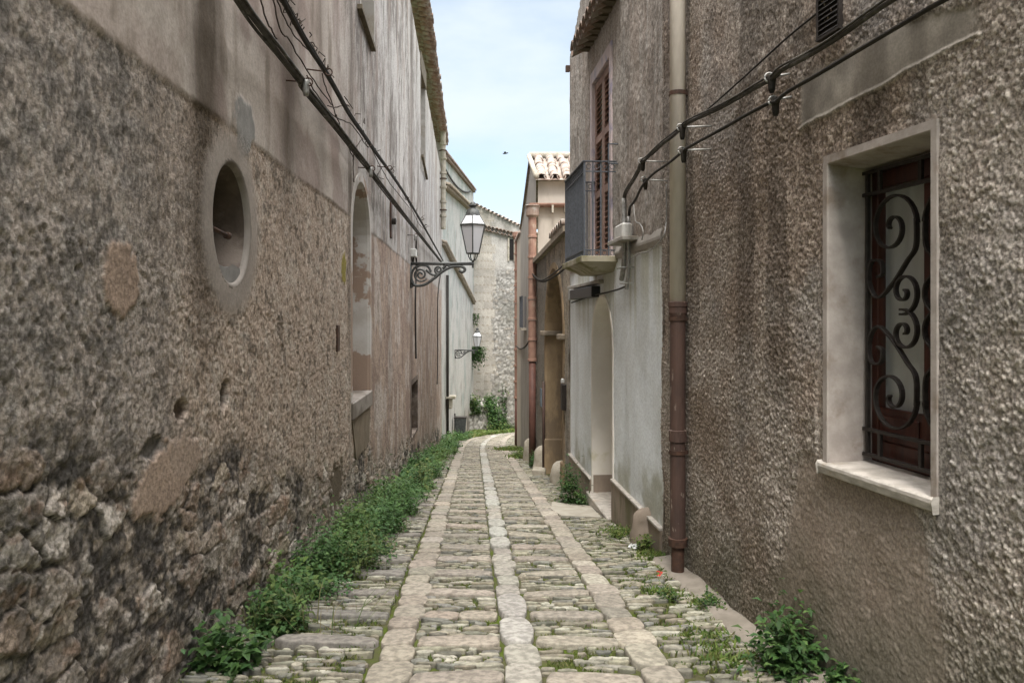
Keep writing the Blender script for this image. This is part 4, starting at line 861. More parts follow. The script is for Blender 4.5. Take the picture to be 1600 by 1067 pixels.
# =================================================================== WALL LAMPS
def wall_lamp(base, out, sc, label, hx=1.0):
    """base: point on the wall at arm height; out: unit vector over the street"""
    o = thing('wall_lamp', base, label, 'lamp', 'wall lanterns on the left houses'); B = V(base); u = V(out).normalized()
    q = lambda a, b, c=0: B + u * a * sc + KUP * b * sc + V((-u.y, u.x, 0)) * c * sc
    E = 1.22
    m = MB().tube([q(0, .0), q(E, .0)], .030 * sc, 8); m.tube([q(0, -.012), q(0, -.46)], .030 * sc, 8); arm = m.build('bracket', MT['lampiron'], o, smooth=True)
    s = MB(); 
    def cv(P, r=.023):
        pts = []
        for i in range(len(P) - 1):
            p0, p1, p2, p3 = P[max(i - 1, 0)], P[i], P[i + 1], P[min(i + 2, len(P) - 1)]
            for k in range(8):
                t = k / 8; pts.append(q(*[.5 * (2 * p1[j] + (p2[j] - p0[j]) * t + (2 * p0[j] - 5 * p1[j] + 4 * p2[j] - p3[j]) * t * t + (3 * p1[j] - p0[j] - 3 * p2[j] + p3[j]) * t ** 3) for j in (0, 1)]))
        pts.append(q(*P[-1])); s.tube(pts, r * sc, 6)
    def spi(c, r0, r1, th, tn, r=.019): s.tube([q(c[0] + (r0 + (r1 - r0) * k / 30) * math.cos(th + tn * 6.283 * k / 30), c[1] + (r0 + (r1 - r0) * k / 30) * math.sin(th + tn * 6.283 * k / 30)) for k in range(31)], r * sc, 6)
    cv([(.0, -.46), (.06, -.40), (.02, -.25), (.07, -.10), (.16, -.05)]); cv([(.02, -.33), (.10, -.42), (.28, -.40), (.46, -.28), (.62, -.15), (.80, -.06), (.98, -.055), (1.05, -.11), (1.0, -.16), (.93, -.13)], .027)
    spi((.20, -.21), .02, .14, 0, 1.9); spi((.54, -.12), .012, .085, 1, 1.7); cv([(.30, -.12), (.40, -.20), (.48, -.22), (.54, -.21)]); cv([(.62, -.10), (.70, -.03), (.80, -.06)]); cv([(.10, -.07), (.2, -.03), (.33, -.05), (.40, -.16)])
    s.build('scrollwork', MT['lampiron'], arm, smooth=True)
    c = E - .02; hx_ = lambda r, b, ph=math.pi / 6: [q(c + r * math.cos(ph + k * math.pi / 3), b, r * math.sin(ph + k * math.pi / 3)) for k in range(6)]
    b0, b1, b2, b3 = .20, .74, .93, 1.05; r0, r1, r2 = .135, .265, .15
    f = MB()
    for k in range(6):
        A, C, D = hx_(r0, b0)[k], hx_(r1, b1)[k], hx_(r2, b2)[k]; f.tube([A, C], .012 * sc, 6); f.tube([C, D], .010 * sc, 6)
        for r, b in ((r0, b0), (r1, b1), (r2, b2)): f.tube([hx_(r, b)[k], hx_(r, b)[(k + 1) % 6]], (.016 if r == r1 else .012) * sc, 6)
    f.loft([hx_(r1 + .012, b1 - .008), hx_(r1 + .012, b1 + .008), hx_(r1 - .03, b1 + .012), hx_(r1 - .03, b1 - .008)], True)
    lt = f.build('lantern', MT['lampiron'], o)
    MB().loft([hx_(r0, b0), hx_(r1 - .004, b1)], True).build('glass', MT['lampglass'], lt); MB().loft([hx_(r1 - .006, b1 + .013), hx_(r2, b2)], True).build('roof_glass', MT['lampglassW'], lt)
    cp = MB().lathe(q(c, 0), [(r2 * .98 * sc, b2 * sc), (.135 * sc, (b2 + .05) * sc), (.10 * sc, b3 * sc), (.05 * sc, (b3 + .02) * sc), (.05 * sc, (b3 + .03) * sc), (.085 * sc, (b3 + .075) * sc), (.06 * sc, (b3 + .085) * sc), (.05 * sc, (b3 + .12) * sc), (.02 * sc, (b3 + .14) * sc)], 14)
    cp.build('cap', MT['lampiron'], lt, smooth=False)
    st = MB().tube([q(c, -.08), q(c, .06)], .02 * sc, 8); 
    for k in range(4):
        a = k * math.pi / 2 + .5; P = [(0, .05), (.06, .08), (.095, .14), (.10, .20)]; st.tube([q(c + r * math.cos(a), b, r * math.sin(a)) for r, b in P], .010 * sc, 6)
    st.lathe(q(c, 0), [(.12 * sc, .19 * sc), (.13 * sc, .205 * sc)], 12); st.build('stem', MT['lampiron'], lt)
    return o
b = LP(641, 412); wall_lamp(b, (1, .0375, 0), 1.0, 'large near wall lantern on a scrolled iron bracket, beside the cables')
z = 30.2; wall_lamp((HBx(z), z, CH + hh(547, z)), (1, .0, 0), .74, 'small distant wall lantern on the pale far house above the litter bin')
JB = LF(lz(642), 0); zj = lz(642); b = JB(0, hh(415, zj), 0)
jb = thing('junction_box', b, 'small white junction box on the left wall above the near lantern bracket', 'electrical box')
MB().box(JB, -.14, .16, hh(402, zj), hh(389, zj), 0, .11).build('box', MT['whitebox'], jb, bev=.012); MB().tube([JB(0, hh(402, zj), .05), JB(0, hh(412, zj), .04)], .02, 6).build('lead', MT['dcable'], jb)

# =================================================================== CABLES
def smooth(P, n=10):
    P = [V(p) for p in P]; out = []
    for i in range(len(P) - 1):
        p0, p1, p2, p3 = P[max(i - 1, 0)], P[i], P[i + 1], P[min(i + 2, len(P) - 1)]
        for k in range(n):
            t = k / n; out.append(.5 * (2 * p1 + (p2 - p0) * t + (2 * p0 - 5 * p1 + 4 * p2 - p3) * t * t + (3 * p1 - p0 - 3 * p2 + p3) * t ** 3))
    return out + [P[-1]]
def bundle(P, rads, offs, seed=0):
    m = MB(); pts = smooth(P, 14); rr = random.Random(seed)
    for r, (ox, oz) in zip(rads, offs):
        ph = rr.uniform(0, 6); m.tube([p + V((ox + .003 * math.sin(k * .31 + ph), 0, oz + .003 * math.cos(k * .23 + ph))) for k, p in enumerate(pts)], r, 7)
    return m
def eye_hook(base, tip, r=.028, t=.006):
    m = MB().tube([base, tip], t, 7); d = (V(tip) - V(base)).normalized(); a = KUP; 
    m.tube([V(tip) + d * r + (d * math.cos(k * math.pi / 8) + a * math.sin(k * math.pi / 8)) * r for k in range(17)], t * .9, 6); return m
# lower left bundle
P = [LP(330, -70, .13), LP(372, -3, .13), LP(425, 70, .12), LP(470, 126, .12), LP(476, 138, .12), LP(530, 205, .12), LP(575, 262, .12), LP(582, 272, .12), LP(640, 348, .10), LP(690, 410, .08), LP(700, 424, .06)]
C1 = thing('cable_bundle', P[3], 'thick lower bundle of cables sagging between hooks on the left wall', 'cables', 'cable bundles along the left wall')
bundle(P, (.016, .012, .010), ((0, 0), (.018, .015), (-.015, -.013)), 1).build('cable', MT['cable'], C1, smooth=True)
for (x, y) in ((476, 128), (578, 263), (648, 368)):
    t = LP(x, y, .14); m = eye_hook(V((float(lx(t.y)) - .01, t.y + .0, t.z + .01)), t); m.build('hook', MT['rust'], C1, smooth=True)
    z_ = t.y; MB().lathe(t + V((.01, 0, -.10)), [(.018, 0), (.024, .03), (.022, .08), (.03, .11)], 8).build('clamp', MT['galv'], C1, smooth=True)
P = [LP(395, -65, .15), LP(440, -4, .15), LP(470, 55, .14), LP(505, 108, .14), (LP(545, 178, .13)), LP(575, 222, .12), LP(620, 286, .11), LP(660, 350, .09), LP(692, 408, .07)]
C2 = thing('cable_bundle', P[3], 'upper gnarled cable on the left wall, wound round with dry vine', 'cables', 'cable bundles along the left wall')
bundle(P, (.017, .009), ((0, 0), (.011, .014)), 2).build('cable', MT['dcable'], C2, smooth=True)
for (x, y) in ((508, 112), (606, 262)):
    t = LP(x, y, .15); eye_hook(V((float(lx(t.y)) - .01, t.y, t.z + .02)), t).build('hook', MT['rust'], C2, smooth=True)
# dry vine twigs hanging between the two
m = MB(); rr = random.Random(5)
for pts, off in (([(405, -5), (418, 35), (432, 60)], .05), ([(425, -3), (440, 50), (452, 62), (470, 95), (500, 140), (520, 165)], .06), ([(432, -2), (450, 40), (470, 68), (488, 82)], .07), ([(503, 115), (507, 132), (518, 160), (524, 182)], .08),
                 ([(512, 166), (524, 168), (540, 164), (546, 166)], .10), ([(568, 215), (556, 232), (552, 255), (553, 285)], .05), ([(480, 118), (490, 140), (520, 180), (550, 196), (570, 225)], .08), ([(525, 180), (540, 220), (553, 250)], .05),
                 ([(575, 222), (600, 270), (612, 290), (640, 325)], .07), ([(597, 262), (590, 275), (600, 280)], .06), ([(650, 330), (652, 352), (650, 372), (653, 400)], .05), ([(640, 320), (655, 350), (668, 362)], .06)):
    p = smooth([LP(x, y, off + rr.uniform(-.015, .015)) for x, y in pts], 6); m.tube([q + V((rr.uniform(-.004, .004), 0, rr.uniform(-.006, .006))) for q in p], .0055, 5)
for _ in range(40):
    x = rr.uniform(440, 680); y = -4 + (x - 440) * 1.62 + rr.uniform(-12, 5) if x < 575 else 222 + (x - 575) * 1.45 + rr.uniform(-10, 5)
    p = LP(x, y, .12); m.tube([p, p + V((rr.uniform(-.04, .04), rr.uniform(-.08, .08), rr.uniform(-.05, .06))), p + V((rr.uniform(-.06, .06), rr.uniform(-.12, .12), rr.uniform(-.08, .08)))], .004, 5)
    if _ % 5: continue
    k0 = rr.uniform(0, 6); m.tube([p + V((.03 * math.cos(k0 + k * .8), .01 * k - .05, .03 * math.sin(k0 + k * .8))) for k in range(12)], .0045, 5)
props(m.build('dry_vine', M('dry_twig', (.07, .052, .036), (.04, .03, .022), scale=20, bump=.3), None, tuple(P[3]), smooth=True), 'bare dry vine twigs tangled in the cables on the left wall', 'vine')
# vertical service cables below the lamp
for lab, pts in (('dark service cable running straight down the left wall behind the near lantern bracket', [(651, 372), (650, 395), (651, 418), (649, 470), (650, 560)]), ('dark knotted service cable running down the far end of the long left house', [(688, 430), (684, 470), (684, 560), (683, 600)])):
    props(MB().tube(smooth([LP(a, b_, .03) for a, b_ in pts], 6), .018, 6).build('service_cable', MT['dcable'], None, tuple(LP(*pts[1])), smooth=True), lab, 'cable')

# right hand bundles
OFF = .20
P1 = [RP(1560, -85, .08), RP(1400, -2, .08), RP(1300, 66, .09), RP(1232, 104, .10), RP(1208, 122, .10), RP(1196, 130, .10), RP(1130, 166, .16), RP(1080, 190, .20), RP(1066, 200, .20), RP(1040, 222, .20), RP(1012, 246, .20), RP(1003, 256, .20), RP(990, 282, .14), RP(977, 303, .07), RP(975, 325, .06)]
C3 = thing('cable_bundle', RP(1068, 200, .2), 'upper grey cable bundle slung on eye hooks across the right wall, above the other', 'cables', 'cable bundles on the right wall')
bundle(P1, (.011, .009, .006), ((0, 0), (.014, .011), (-.011, .014)), 3).build('cable', MT['cable'], C3, smooth=True)
P2 = [RP(1640, -85, .06), RP(1480, -2, .06), RP(1350, 74, .08), RP(1250, 132, .09), RP(1216, 156, .10), RP(1200, 163, .10), RP(1130, 200, .16), RP(1080, 228, .20), RP(1068, 236, .20), RP(1035, 262, .20), RP(1012, 280, .20), RP(1002, 294, .18), RP(990, 316, .10), RP(983, 326, .06), RP(982, 345, .05)]
C4 = thing('cable_bundle', RP(1068, 236, .2), 'lower thinner dark cable slung on eye hooks across the right wall, under the bundle', 'cables', 'cable bundles on the right wall')
bundle(P2, (.010, .008), ((0, 0), (.011, .008)), 4).build('cable', MT['dcable'], C4, smooth=True)
for C, hooks in ((C3, ((1117, 197, 1068, 199), (1043, 253, 1006, 252), (1237, 115, 1208, 120))), (C4, ((1117, 233, 1070, 235), (1045, 283, 1010, 281), (1239, 151, 1214, 156)))):
    for xb, yb, xt, yt in hooks:
        base = RP(xb, yb, -.01); zb = base.y; tip = V(((xt - 800) / F * zb, zb, CH + hh(yt, zb)))
        eye_hook(base, tip, .022, .006).build('hook', MT['galv'], C, smooth=True)
        MB().lathe(tip + V((-.01, -.01, -.085)), [(.012, 0), (.018, .02), (.02, .06), (.026, .085), (.012, .095)], 8).build('clamp', MT['dcable'], C, smooth=True)
props(MB().tube(smooth([RP(1105, 172, .02), RP(1130, 150, .02), RP(1180, 105, .02), RP(1235, 55, .02), RP(1310, -5, .02)], 8), .006, 6).build('thin_wire', MT['dcable'], None, tuple(RP(1130, 150, .02)), smooth=True), 'thin loose wire climbing the roughcast above the cable bundles', 'wire')
# conduits down to the doorway and box on its bracket
CD = thing('conduit', RP(975, 440, .05), 'two grey conduits running down the wall beside the balcony', 'conduit')
MB().tube(smooth([RP(975.5, 310, .06), RP(975.5, 400, .06), RP(973, 425, .06), RP(971, 437, .06)], 6), .026, 8).build('pipe', MT['galv'], CD, smooth=True)
MB().tube(smooth([RP(982.5, 338, .05), RP(982, 420, .05), RP(980, 440, .05), RP(979, 452, .05)], 6), .019, 8).build('pipe', MT['galv'], CD, smooth=True)
for x, y in ((975, 420), (981, 418), (980, 443)): p = RP(x, y, .05); f = RF(p.y, p.z - CH); MB().tube([f(-.06, 0, 0), f(-.06, 0, .11), f(.05, 0, .11)], .006, 6).build('clip', MT['galv'], CD)
pb = RP(985, 378, .0); f = RF(pb.y, pb.z - CH); bx = thing('connection_box', f(0, 0, .05), 'white connection box standing on a small ledge beside the balcony', 'electrical box')
MB().box(f, -.34, .36, -.012, .03, .0, .16).build('ledge', MT['cement'], bx, bev=.006); MB().box(f, -.20, .16, .031, .17, .03, .13).build('box', MT['whitebox'], bx, bev=.015)
MB().tube(smooth([RP(1003, 375, .06), RP(1005, 362, .06), RP(1000, 350, .05), RP(993, 345, .04), RP(990, 320, .03)], 6), .006, 6).build('lead', MT['galv'], bx, smooth=True)
m = MB().tube(smooth([RP(1041, 288, .02), RP(1041, 345, .015), RP(1035, 372, .06), RP(1015, 392, .06), RP(1000, 396, .06), RP(985, 405, .06)], 8), .006, 6)
props(m.build('loose_wire', MT['galv'], None, tuple(RP(1041, 345, .02)), smooth=True), 'thin pale wire drooping along the string course at the edge of the roughcast', 'wire')
# lines along the front above the arched doorway
m = MB().tube(smooth([RP(979, 447, .05), RP(960, 454, .04), RP(920, 464, .05), RP(893, 473, .05)], 6), .010, 6)
o = props(m.build('door_cable', MT['dcable'], None, tuple(RP(960, 454, .04)), smooth=True), 'dark cable running along the white wall just above the arched doorway', 'cable')
m = MB().tube(smooth([RP(892, 410, .3), RP(872, 428, .12), RP(850, 440, .08), RP(838, 436, .08), AT(833, 430, 15.9)], 6), .018, 6).tube(smooth([RP(890, 405, .3), RP(868, 425, .15), RP(846, 438, .1), AT(832, 428, 15.9)], 6), .013, 6)
props(m.build('slack_cable', MT['dcable'], None, tuple(RP(872, 428, .12)), smooth=True), 'slack cables hanging from the balcony corner to the clay downpipe', 'cable')
z = 23; m = MB().tube(smooth([AT(806, 540, 24.3), AT(812, 545, 23), AT(820, 542, 20), AT(829, 530, 16)], 6), .02, 6); props(m.build('slack_cable', MT['dcable'], None, tuple(AT(812, 545, 23)), smooth=True), 'drooping cable between the two clay drainpipes at the end of the lane', 'cable')

# =================================================================== LITTER BIN
z = 29.4; c = AT(720, 677, z)
BN = thing('litter_bin', c, 'grey metal litter bin on a post against the far left house', 'bin')
m = MB().loft([[c + V((a * .17, b * .14, .02)) for a, b in ((-1, -1), (1, -1), (1, 1), (-1, 1))], [c + V((a * .22, b * .18, .60)) for a, b in ((-1, -1), (1, -1), (1, 1), (-1, 1))], [c + V((a * .20, b * .16, .60)) for a, b in ((-1, -1), (1, -1), (1, 1), (-1, 1))], [c + V((a * .15, b * .12, .15)) for a, b in ((-1, -1), (1, -1), (1, 1), (-1, 1))]], True, True, True).build('basket', MT['bag'], BN, bev=.02)
MB().tube([c + V((-.235, .1, -.35)), c + V((-.235, .1, .75))], .025, 8).build('post', MT['iron'], BN); MB().wbox(c.x - .26, c.x + .23, c.y - .20, c.y + .19, c.z + .605, c.z + .64).build('rim', MT['iron'], BN, bev=.01)

# =================================================================== STREET
def street():
    GX = np.linspace(0, 1, 40); GY = np.concatenate([np.arange(-7, 26, .12), np.arange(26, 44, .3)]); A, Y = np.meshgrid(GX, GY)
    X0 = lx(Y) - .25; X1 = np.where(Y < 25, rx(Y) + .3, 5.0); X = X0 + (X1 - X0) * A
    Z = gz(Y) - .016 + .02 * (fbm(X * 4, Y * 4, 3, 600) - .5)
    n = 40; r = len(GY); i = (np.arange(r - 1)[:, None] * n + np.arange(n - 1)[None, :]); f = np.stack([i, i + 1, i + n + 1, i + n], -1).reshape(-1, 4)
    props(np_mesh('soil', np.stack([X, Y, Z], -1).reshape(-1, 3), f, MT['soil'], None), kind='structure')
    MB().add([(-150, -40, 4.2), (150, -40, 4.2), (150, 260, -31.8), (-150, 260, -31.8)], [(0, 1, 2, 3)]).build('ground', MT['soil'])['kind'] = 'structure'
    vs, fs, cs = [], [], []; cnt = 0
    def stone(cx, cy, w, l, col, n=12, top=.012, rot=0.0, p=4.0, dome=.7, jit=.05, low=False):
        nonlocal cnt
        th = np.linspace(0, 2 * np.pi, n, endpoint=False) + .13; ct, s_ = np.cos(th), np.sin(th)
        rr = (np.abs(ct) ** p + np.abs(s_) ** p) ** (-1 / p) * (1 + RNG.uniform(-jit, jit, n))
        bx, by = ct * rr * w / 2, s_ * rr * l / 2; tx, ty = RNG.normal(0, .025, 2)
        ring = []
        for sc, hz in ((1.0, -.03), (1.0, top - .007), (.955, top - .001), (dome, top)):
            x = bx * sc; y = by * sc; x2 = x * math.cos(rot) - y * math.sin(rot); y2 = x * math.sin(rot) + y * math.cos(rot)
            ring.append(np.stack([cx + x2, cy + y2, gz(cy + y2) + hz + (x2 * tx + y2 * ty) + (RNG.uniform(-.003, .003, n) if sc < 1 else 0)], -1))
        v = np.concatenate(ring + [np.array([[cx, cy, gz(cy) + top * 1.03]])]); vs.append(v)
        k = np.arange(n); j = (k + 1) % n
        for q in range(3): fs.append(np.stack([q * n + k, q * n + j, (q + 1) * n + j, (q + 1) * n + k], -1) + cnt)
        fs.append(np.stack([3 * n + k, 3 * n + j, np.full(n, 4 * n), np.full(n, 4 * n)], -1) + cnt)
        cc = np.tile(np.array(col), (len(v), 1)); vs_e = cc; vs_e[:n] *= .9; cs.append(vs_e); cnt += len(v)
    def vc(base, v=.18):
        b = np.array(base) * RNG.uniform(1 - v, 1 + v); return b * (1 + RNG.uniform(-.018, .018, 3))
    COB = [(.24, .228, .17), (.21, .20, .155), (.29, .275, .212), (.155, .15, .12), (.22, .198, .15), (.25, .228, .175), (.19, .186, .163), (.34, .325, .265)]
    TAN = [(.285, .25, .205), (.275, .248, .203), (.30, .27, .222), (.262, .236, .198)]
    def cobbles(xa, xb, y0, y1, big=1.0, rotm=0.0):
        y = y0
        while y < y1 - .02:
            lod = 1.0 if y < 14 else (1.3 if y < 24 else 1.9)
            t = min(RNG.uniform(.032, .056) * big * lod, y1 - y); yc = y + t / 2
            if y1 - y - t < .025: t = y1 - y; yc = y + t / 2
            X0, X1 = xa(yc), xb(yc); x = X0 + RNG.uniform(-.03, 0)
            while x < X1 - .02:
                w = RNG.uniform(.05, .19) * big * (1 if lod < 1.5 else 1.3); w = min(w, X1 - x)
                if X1 - x - w < .06: w = X1 - x
                if RNG.random() > .17:
                    stone(x + w / 2, yc + .014 * math.sin(x * 9 + y * 3) + RNG.uniform(-.009, .009), w - RNG.uniform(.006, .03), t * RNG.uniform(.60, .98), vc(COB[RNG.integers(len(COB))], .22), 9 if y < 10 else 8, RNG.uniform(.002, .017), RNG.normal(rotm, .09), RNG.uniform(1.6, 3.2), RNG.uniform(.72, .86), .14)
                x += w
            y += t
    rows = []; y = 2.35
    while y < 41.5: rows.append(y); y += RNG.uniform(.52, .62) * (1.0 if y < 30 else 1.3)
    sx = lambda y: float(strip_x(y)); HWs = .10
    for r0, r1 in zip(rows[:-1], rows[1:]):
        td = RNG.uniform(.15, .185)
        # cross slabs
        for a0, a1 in ((HWs, .635 - HWs), (.635 + HWs, 1.27 - HWs)):
            ym = r0 + td / 2 + RNG.uniform(-.02, .02); xs = sx(ym); L = a1 - a0
            cuts = [a0, a1] if RNG.random() < .75 else [a0, a0 + L * RNG.uniform(.35, .65), a1]
            for c0, c1 in zip(cuts[:-1], cuts[1:]): stone(xs + (c0 + c1) / 2, ym, c1 - c0 + .004, td * RNG.uniform(.85, 1), vc(TAN[RNG.integers(4)], .1), 16, RNG.uniform(.012, .02), RNG.normal(-.03, .02), 5, .93, .03)
            cobbles(lambda q, a=a0: sx(q) + a - .005, lambda q, a=a1: sx(q) + a + .012, r0 + td + .012, r1 - .008)
        # long stones of the two edge strips
        for off, seg in ((0, TAN), (1.27, TAN)):
            yy = r0
            while yy < r1 - .04:
                l = min(RNG.uniform(.24, .36), r1 - yy); 
                if r1 - yy - l < .12: l = r1 - yy
                ym = yy + l / 2; stone(sx(ym) + off + RNG.uniform(-.012, .012), ym, RNG.uniform(.17, .215), l - .012, vc(seg[RNG.integers(4)], .13) * (1.25 if RNG.random() < .15 else 1), 16, RNG.uniform(.014, .024), RNG.normal(.05, .04), 4.5, .92, .03); yy += l
        # middle strip
        ym = (r0 + r1) / 2; pale = RNG.random() < .5
        l = r1 - r0
        if pale: stone(sx(ym) + .635, ym + .03, .185, l - .02, vc((.335, .325, .29), .08), 18, .020, .05, 3.2, .84, .05)
        else:
            for k in (0, 1): stone(sx(ym) + .635, r0 + l * (.25 + .5 * k), RNG.uniform(.15, .19), l / 2 - .012, vc((.29, .272, .235), .12), 16, .016, RNG.normal(.05, .04), 4.5, .92, .03)
        # side zones
        xl = lambda q: float(lx(q)) + .02; 
        ym = r0 + td / 2
        if RNG.random() < .8:
            x1 = sx(ym) - HWs - .02; x0 = max(float(lx(ym)) + .25, x1 - RNG.uniform(.45, .7)); stone((x0 + x1) / 2, ym, x1 - x0, td * .9, vc((.225, .205, .18), .1), 16, .022, RNG.normal(-.02, .03), 5, .93, .04); cobbles(xl, lambda q, e=x0: e - .01, r0, r0 + td)
            cobbles(xl, lambda q: sx(q) - HWs - .01, r0 + td + .01, r1 - .006)
        else: cobbles(xl, lambda q: sx(q) - HWs - .01, r0, r1 - .006)
        rxx = (lambda q: float(rx(q)) - .04) if r1 < 25 else (lambda q: min(sx(q) + 2.4, 4.2))
        cobbles(lambda q: sx(q) + 1.27 + HWs + .01, rxx, r0, r1 - .004, 1.25, .12)
    v = np.concatenate(vs); f = np.concatenate(fs); c = np.concatenate(cs)
    # triangles at the stone centres are stored as degenerate quads: build with both sizes
    q = f[f[:, 2] != f[:, 3]]; t = f[f[:, 2] == f[:, 3]][:, :3]
    me = bpy.data.meshes.new('street'); me.vertices.add(len(v)); me.vertices.foreach_set('co', v.astype(np.float32).ravel())
    me.loops.add(len(q) * 4 + len(t) * 3); me.loops.foreach_set('vertex_index', np.concatenate([q.ravel(), t.ravel()]).astype(np.int32))
    me.polygons.add(len(q) + len(t)); me.polygons.foreach_set('loop_start', np.concatenate([np.arange(len(q)) * 4, len(q) * 4 + np.arange(len(t)) * 3]).astype(np.int32)); me.polygons.foreach_set('loop_total', np.concatenate([np.full(len(q), 4), np.full(len(t), 3)]).astype(np.int32))
    a = me.color_attributes.new('Col', 'FLOAT_COLOR', 'POINT'); cc = np.ones((len(v), 4), np.float32); cc[:, :3] = c; a.data.foreach_set('color', cc.ravel()); me.update(calc_edges=True); me.validate()
    props(link(me, 'street', MT['street'], None, None, True), kind='structure')
    print('STREET', len(v))
street()
# mortar fillet at the foot of the roughcast, part of the paving
m = MB(); rings = []
for y in np.linspace(3.4, 6.3, 40):
    x = float(rx(y)); j = .008 * math.sin(y * 5) + .006 * math.sin(y * 13); rings.append([V((x + .05, y, gz(y) - .03)), V((x + .05, y, gz(y) + .06 + j)), V((x - .05, y, gz(y) + .035 + j)), V((x - .13 + j, y, gz(y) + .03)), V((x - .17 + j, y, gz(y) - .03))])
m.loft(rings, False); props(m.build('kerb', M('pale_mortar', (.29, .255, .215), (.21, .185, .15), scale=6, bump=.5, bscale=50), None, smooth=True), kind='structure')
props(MB().add([V((x, y, gz(y) + .022)) for x, y in ((.56, 8.75), (1.0, 8.6), (.98, 9.6), (.52, 10.0), (.47, 9.3))] + [V((x, y, gz(y) - .04)) for x, y in ((.56, 8.75), (1.0, 8.6), (.98, 9.6), (.52, 10.0), (.47, 9.3))], [(0, 1, 2, 3, 4)] + [(i, 5 + i, 5 + (i + 1) % 5, (i + 1) % 5) for i in range(5)]).build('doorway_apron', M('worn_cement', (.40, .37, .31), (.31, .285, .235), scale=7, bump=.5, bscale=40), None), kind='structure')

# =================================================================== PLANTS
def leaves(C, size, ups, cols, rng, aspect=.55, fold=.35):
    """leaf blades at points C; two quads each, folded on the midrib"""
    n = len(C); az = rng.uniform(0, 2 * np.pi, n); tilt = rng.normal(ups, .45, n)
    d = np.stack([np.cos(az) * np.cos(tilt), np.sin(az) * np.cos(tilt), np.sin(tilt)], -1)
    s = np.stack([-np.sin(az), np.cos(az), np.zeros(n)], -1); nr = np.cross(d, s); L = size[:, None]
    W = L * aspect
    p0 = C; p1 = C + d * L * .45 + s * W * .5 + nr * W * fold * .5; p2 = C + d * L - KN * (L * .18); p3 = C + d * L * .45 - s * W * .5 + nr * W * fold * .5; pm = C + d * L * .5
    v = np.stack([p0, p1, p2, p3, pm], 1).reshape(-1, 3); b = np.arange(n)[:, None] * 5
    f = np.concatenate([b + np.array([0, 1, 4, 4]), b + np.array([1, 2, 4, 4]), b + np.array([2, 3, 4, 4]), b + np.array([3, 0, 4, 4])])[:, :3]
    return v, f, np.repeat(cols, 5, 0)
KN = np.array([0, 0, 1.0])
GRN = np.array([[.055, .115, .03], [.045, .095, .028], [.075, .145, .04], [.06, .125, .045], [.035, .075, .022], [.10, .17, .05]])
LIM = np.array([[.11, .17, .035], [.14, .19, .045], [.075, .13, .03], [.17, .18, .06]])
def gcol(n, rng, pal=GRN): return pal[rng.integers(len(pal), size=n)] * rng.uniform(.7, 1.3, n)[:, None]
def stems(C0, C1, r, col):
    """thin three sided stems"""
    n = len(C0); v = []; a = [np.array([math.cos(k * 2.094), math.sin(k * 2.094), 0]) * r for k in range(3)]
    v = np.stack([C0 + a[0], C0 + a[1], C0 + a[2], C1 + a[0] * .5, C1 + a[1] * .5, C1 + a[2] * .5], 1).reshape(-1, 3); b = np.arange(n)[:, None] * 6
    f = np.concatenate([b + np.array(t) for t in ((0, 1, 4), (0, 4, 3), (1, 2, 5), (1, 5, 4), (2, 0, 3), (2, 3, 5))]); return v, f, np.tile(np.array(col), (len(v), 1))
def join(parts):
    V_, F_, C_ = [], [], []; o = 0
    for v, f, c in parts: V_.append(v); F_.append(f + o); C_.append(c); o += len(v)
    return np.concatenate(V_), np.concatenate(F_), np.concatenate(C_)
def bush_points(n, c, rad, rng, k=9, g=None):
    """points in leafy clumps filling a half ellipsoid"""
    cl = rng.normal(0, 1, (k, 3)); cl /= np.linalg.norm(cl, axis=1)[:, None]; cl[:, 2] = np.abs(cl[:, 2]); cl *= rng.uniform(.35, .8, (k, 1))
    w = rng.integers(k, size=n); p = cl[w] + rng.normal(0, .24, (n, 3)); p[:, 2] = np.abs(p[:, 2]); return np.array(c) + p * np.array(rad)
def plant(name, c, rad, n, size, label, cat, seed, pal=GRN, k=9, asp=.55, stemn=14, up=.25, hang=False, group=None):
    rng = np.random.default_rng(seed); o = thing(name, c, label, cat, group)
    C = bush_points(n, c, rad, rng, k); 
    if hang: C[:, 2] = 2 * c[2] - C[:, 2]
    v, f, cc = leaves(C, rng.uniform(.6, 1.3, n) * size, up, gcol(n, rng, pal), rng, asp); np_mesh('foliage', v, f, MT['leaf'], o, col=cc, smooth=False)
    i = rng.integers(n, size=stemn); st = stems(np.array(c) + rng.uniform(-.15, .15, (stemn, 3)) * np.array([rad[0], rad[1], 0]), C[i], .0035, (.09, .10, .04)); np_mesh('stem', st[0], st[1], MT['leaf'], o, col=st[2], smooth=False); return o
def blades(P, h, rng, pal, w=.005):
    n = len(P); az = rng.uniform(0, 6.28, n); s = np.stack([np.cos(az), np.sin(az), az * 0], -1); ln = rng.normal(0, .45, (n, 2)); t = np.concatenate([ln * h[:, None], h[:, None]], 1)
    W = (w * h / .05)[:, None] if w else 0; v = np.stack([P - s * W, P + s * W, P + t * .6 + s * W * .7, P + t * .6 - s * W * .7, P + t + np.concatenate([ln * h[:, None] * .4, -.15 * h[:, None]], 1)], 1).reshape(-1, 3); b = np.arange(n)[:, None] * 5
    f = np.concatenate([b + np.array([0, 1, 2]), b + np.array([0, 2, 3]), b + np.array([3, 2, 4])]); return v, f, np.repeat(gcol(n, rng, pal), 5, 0)
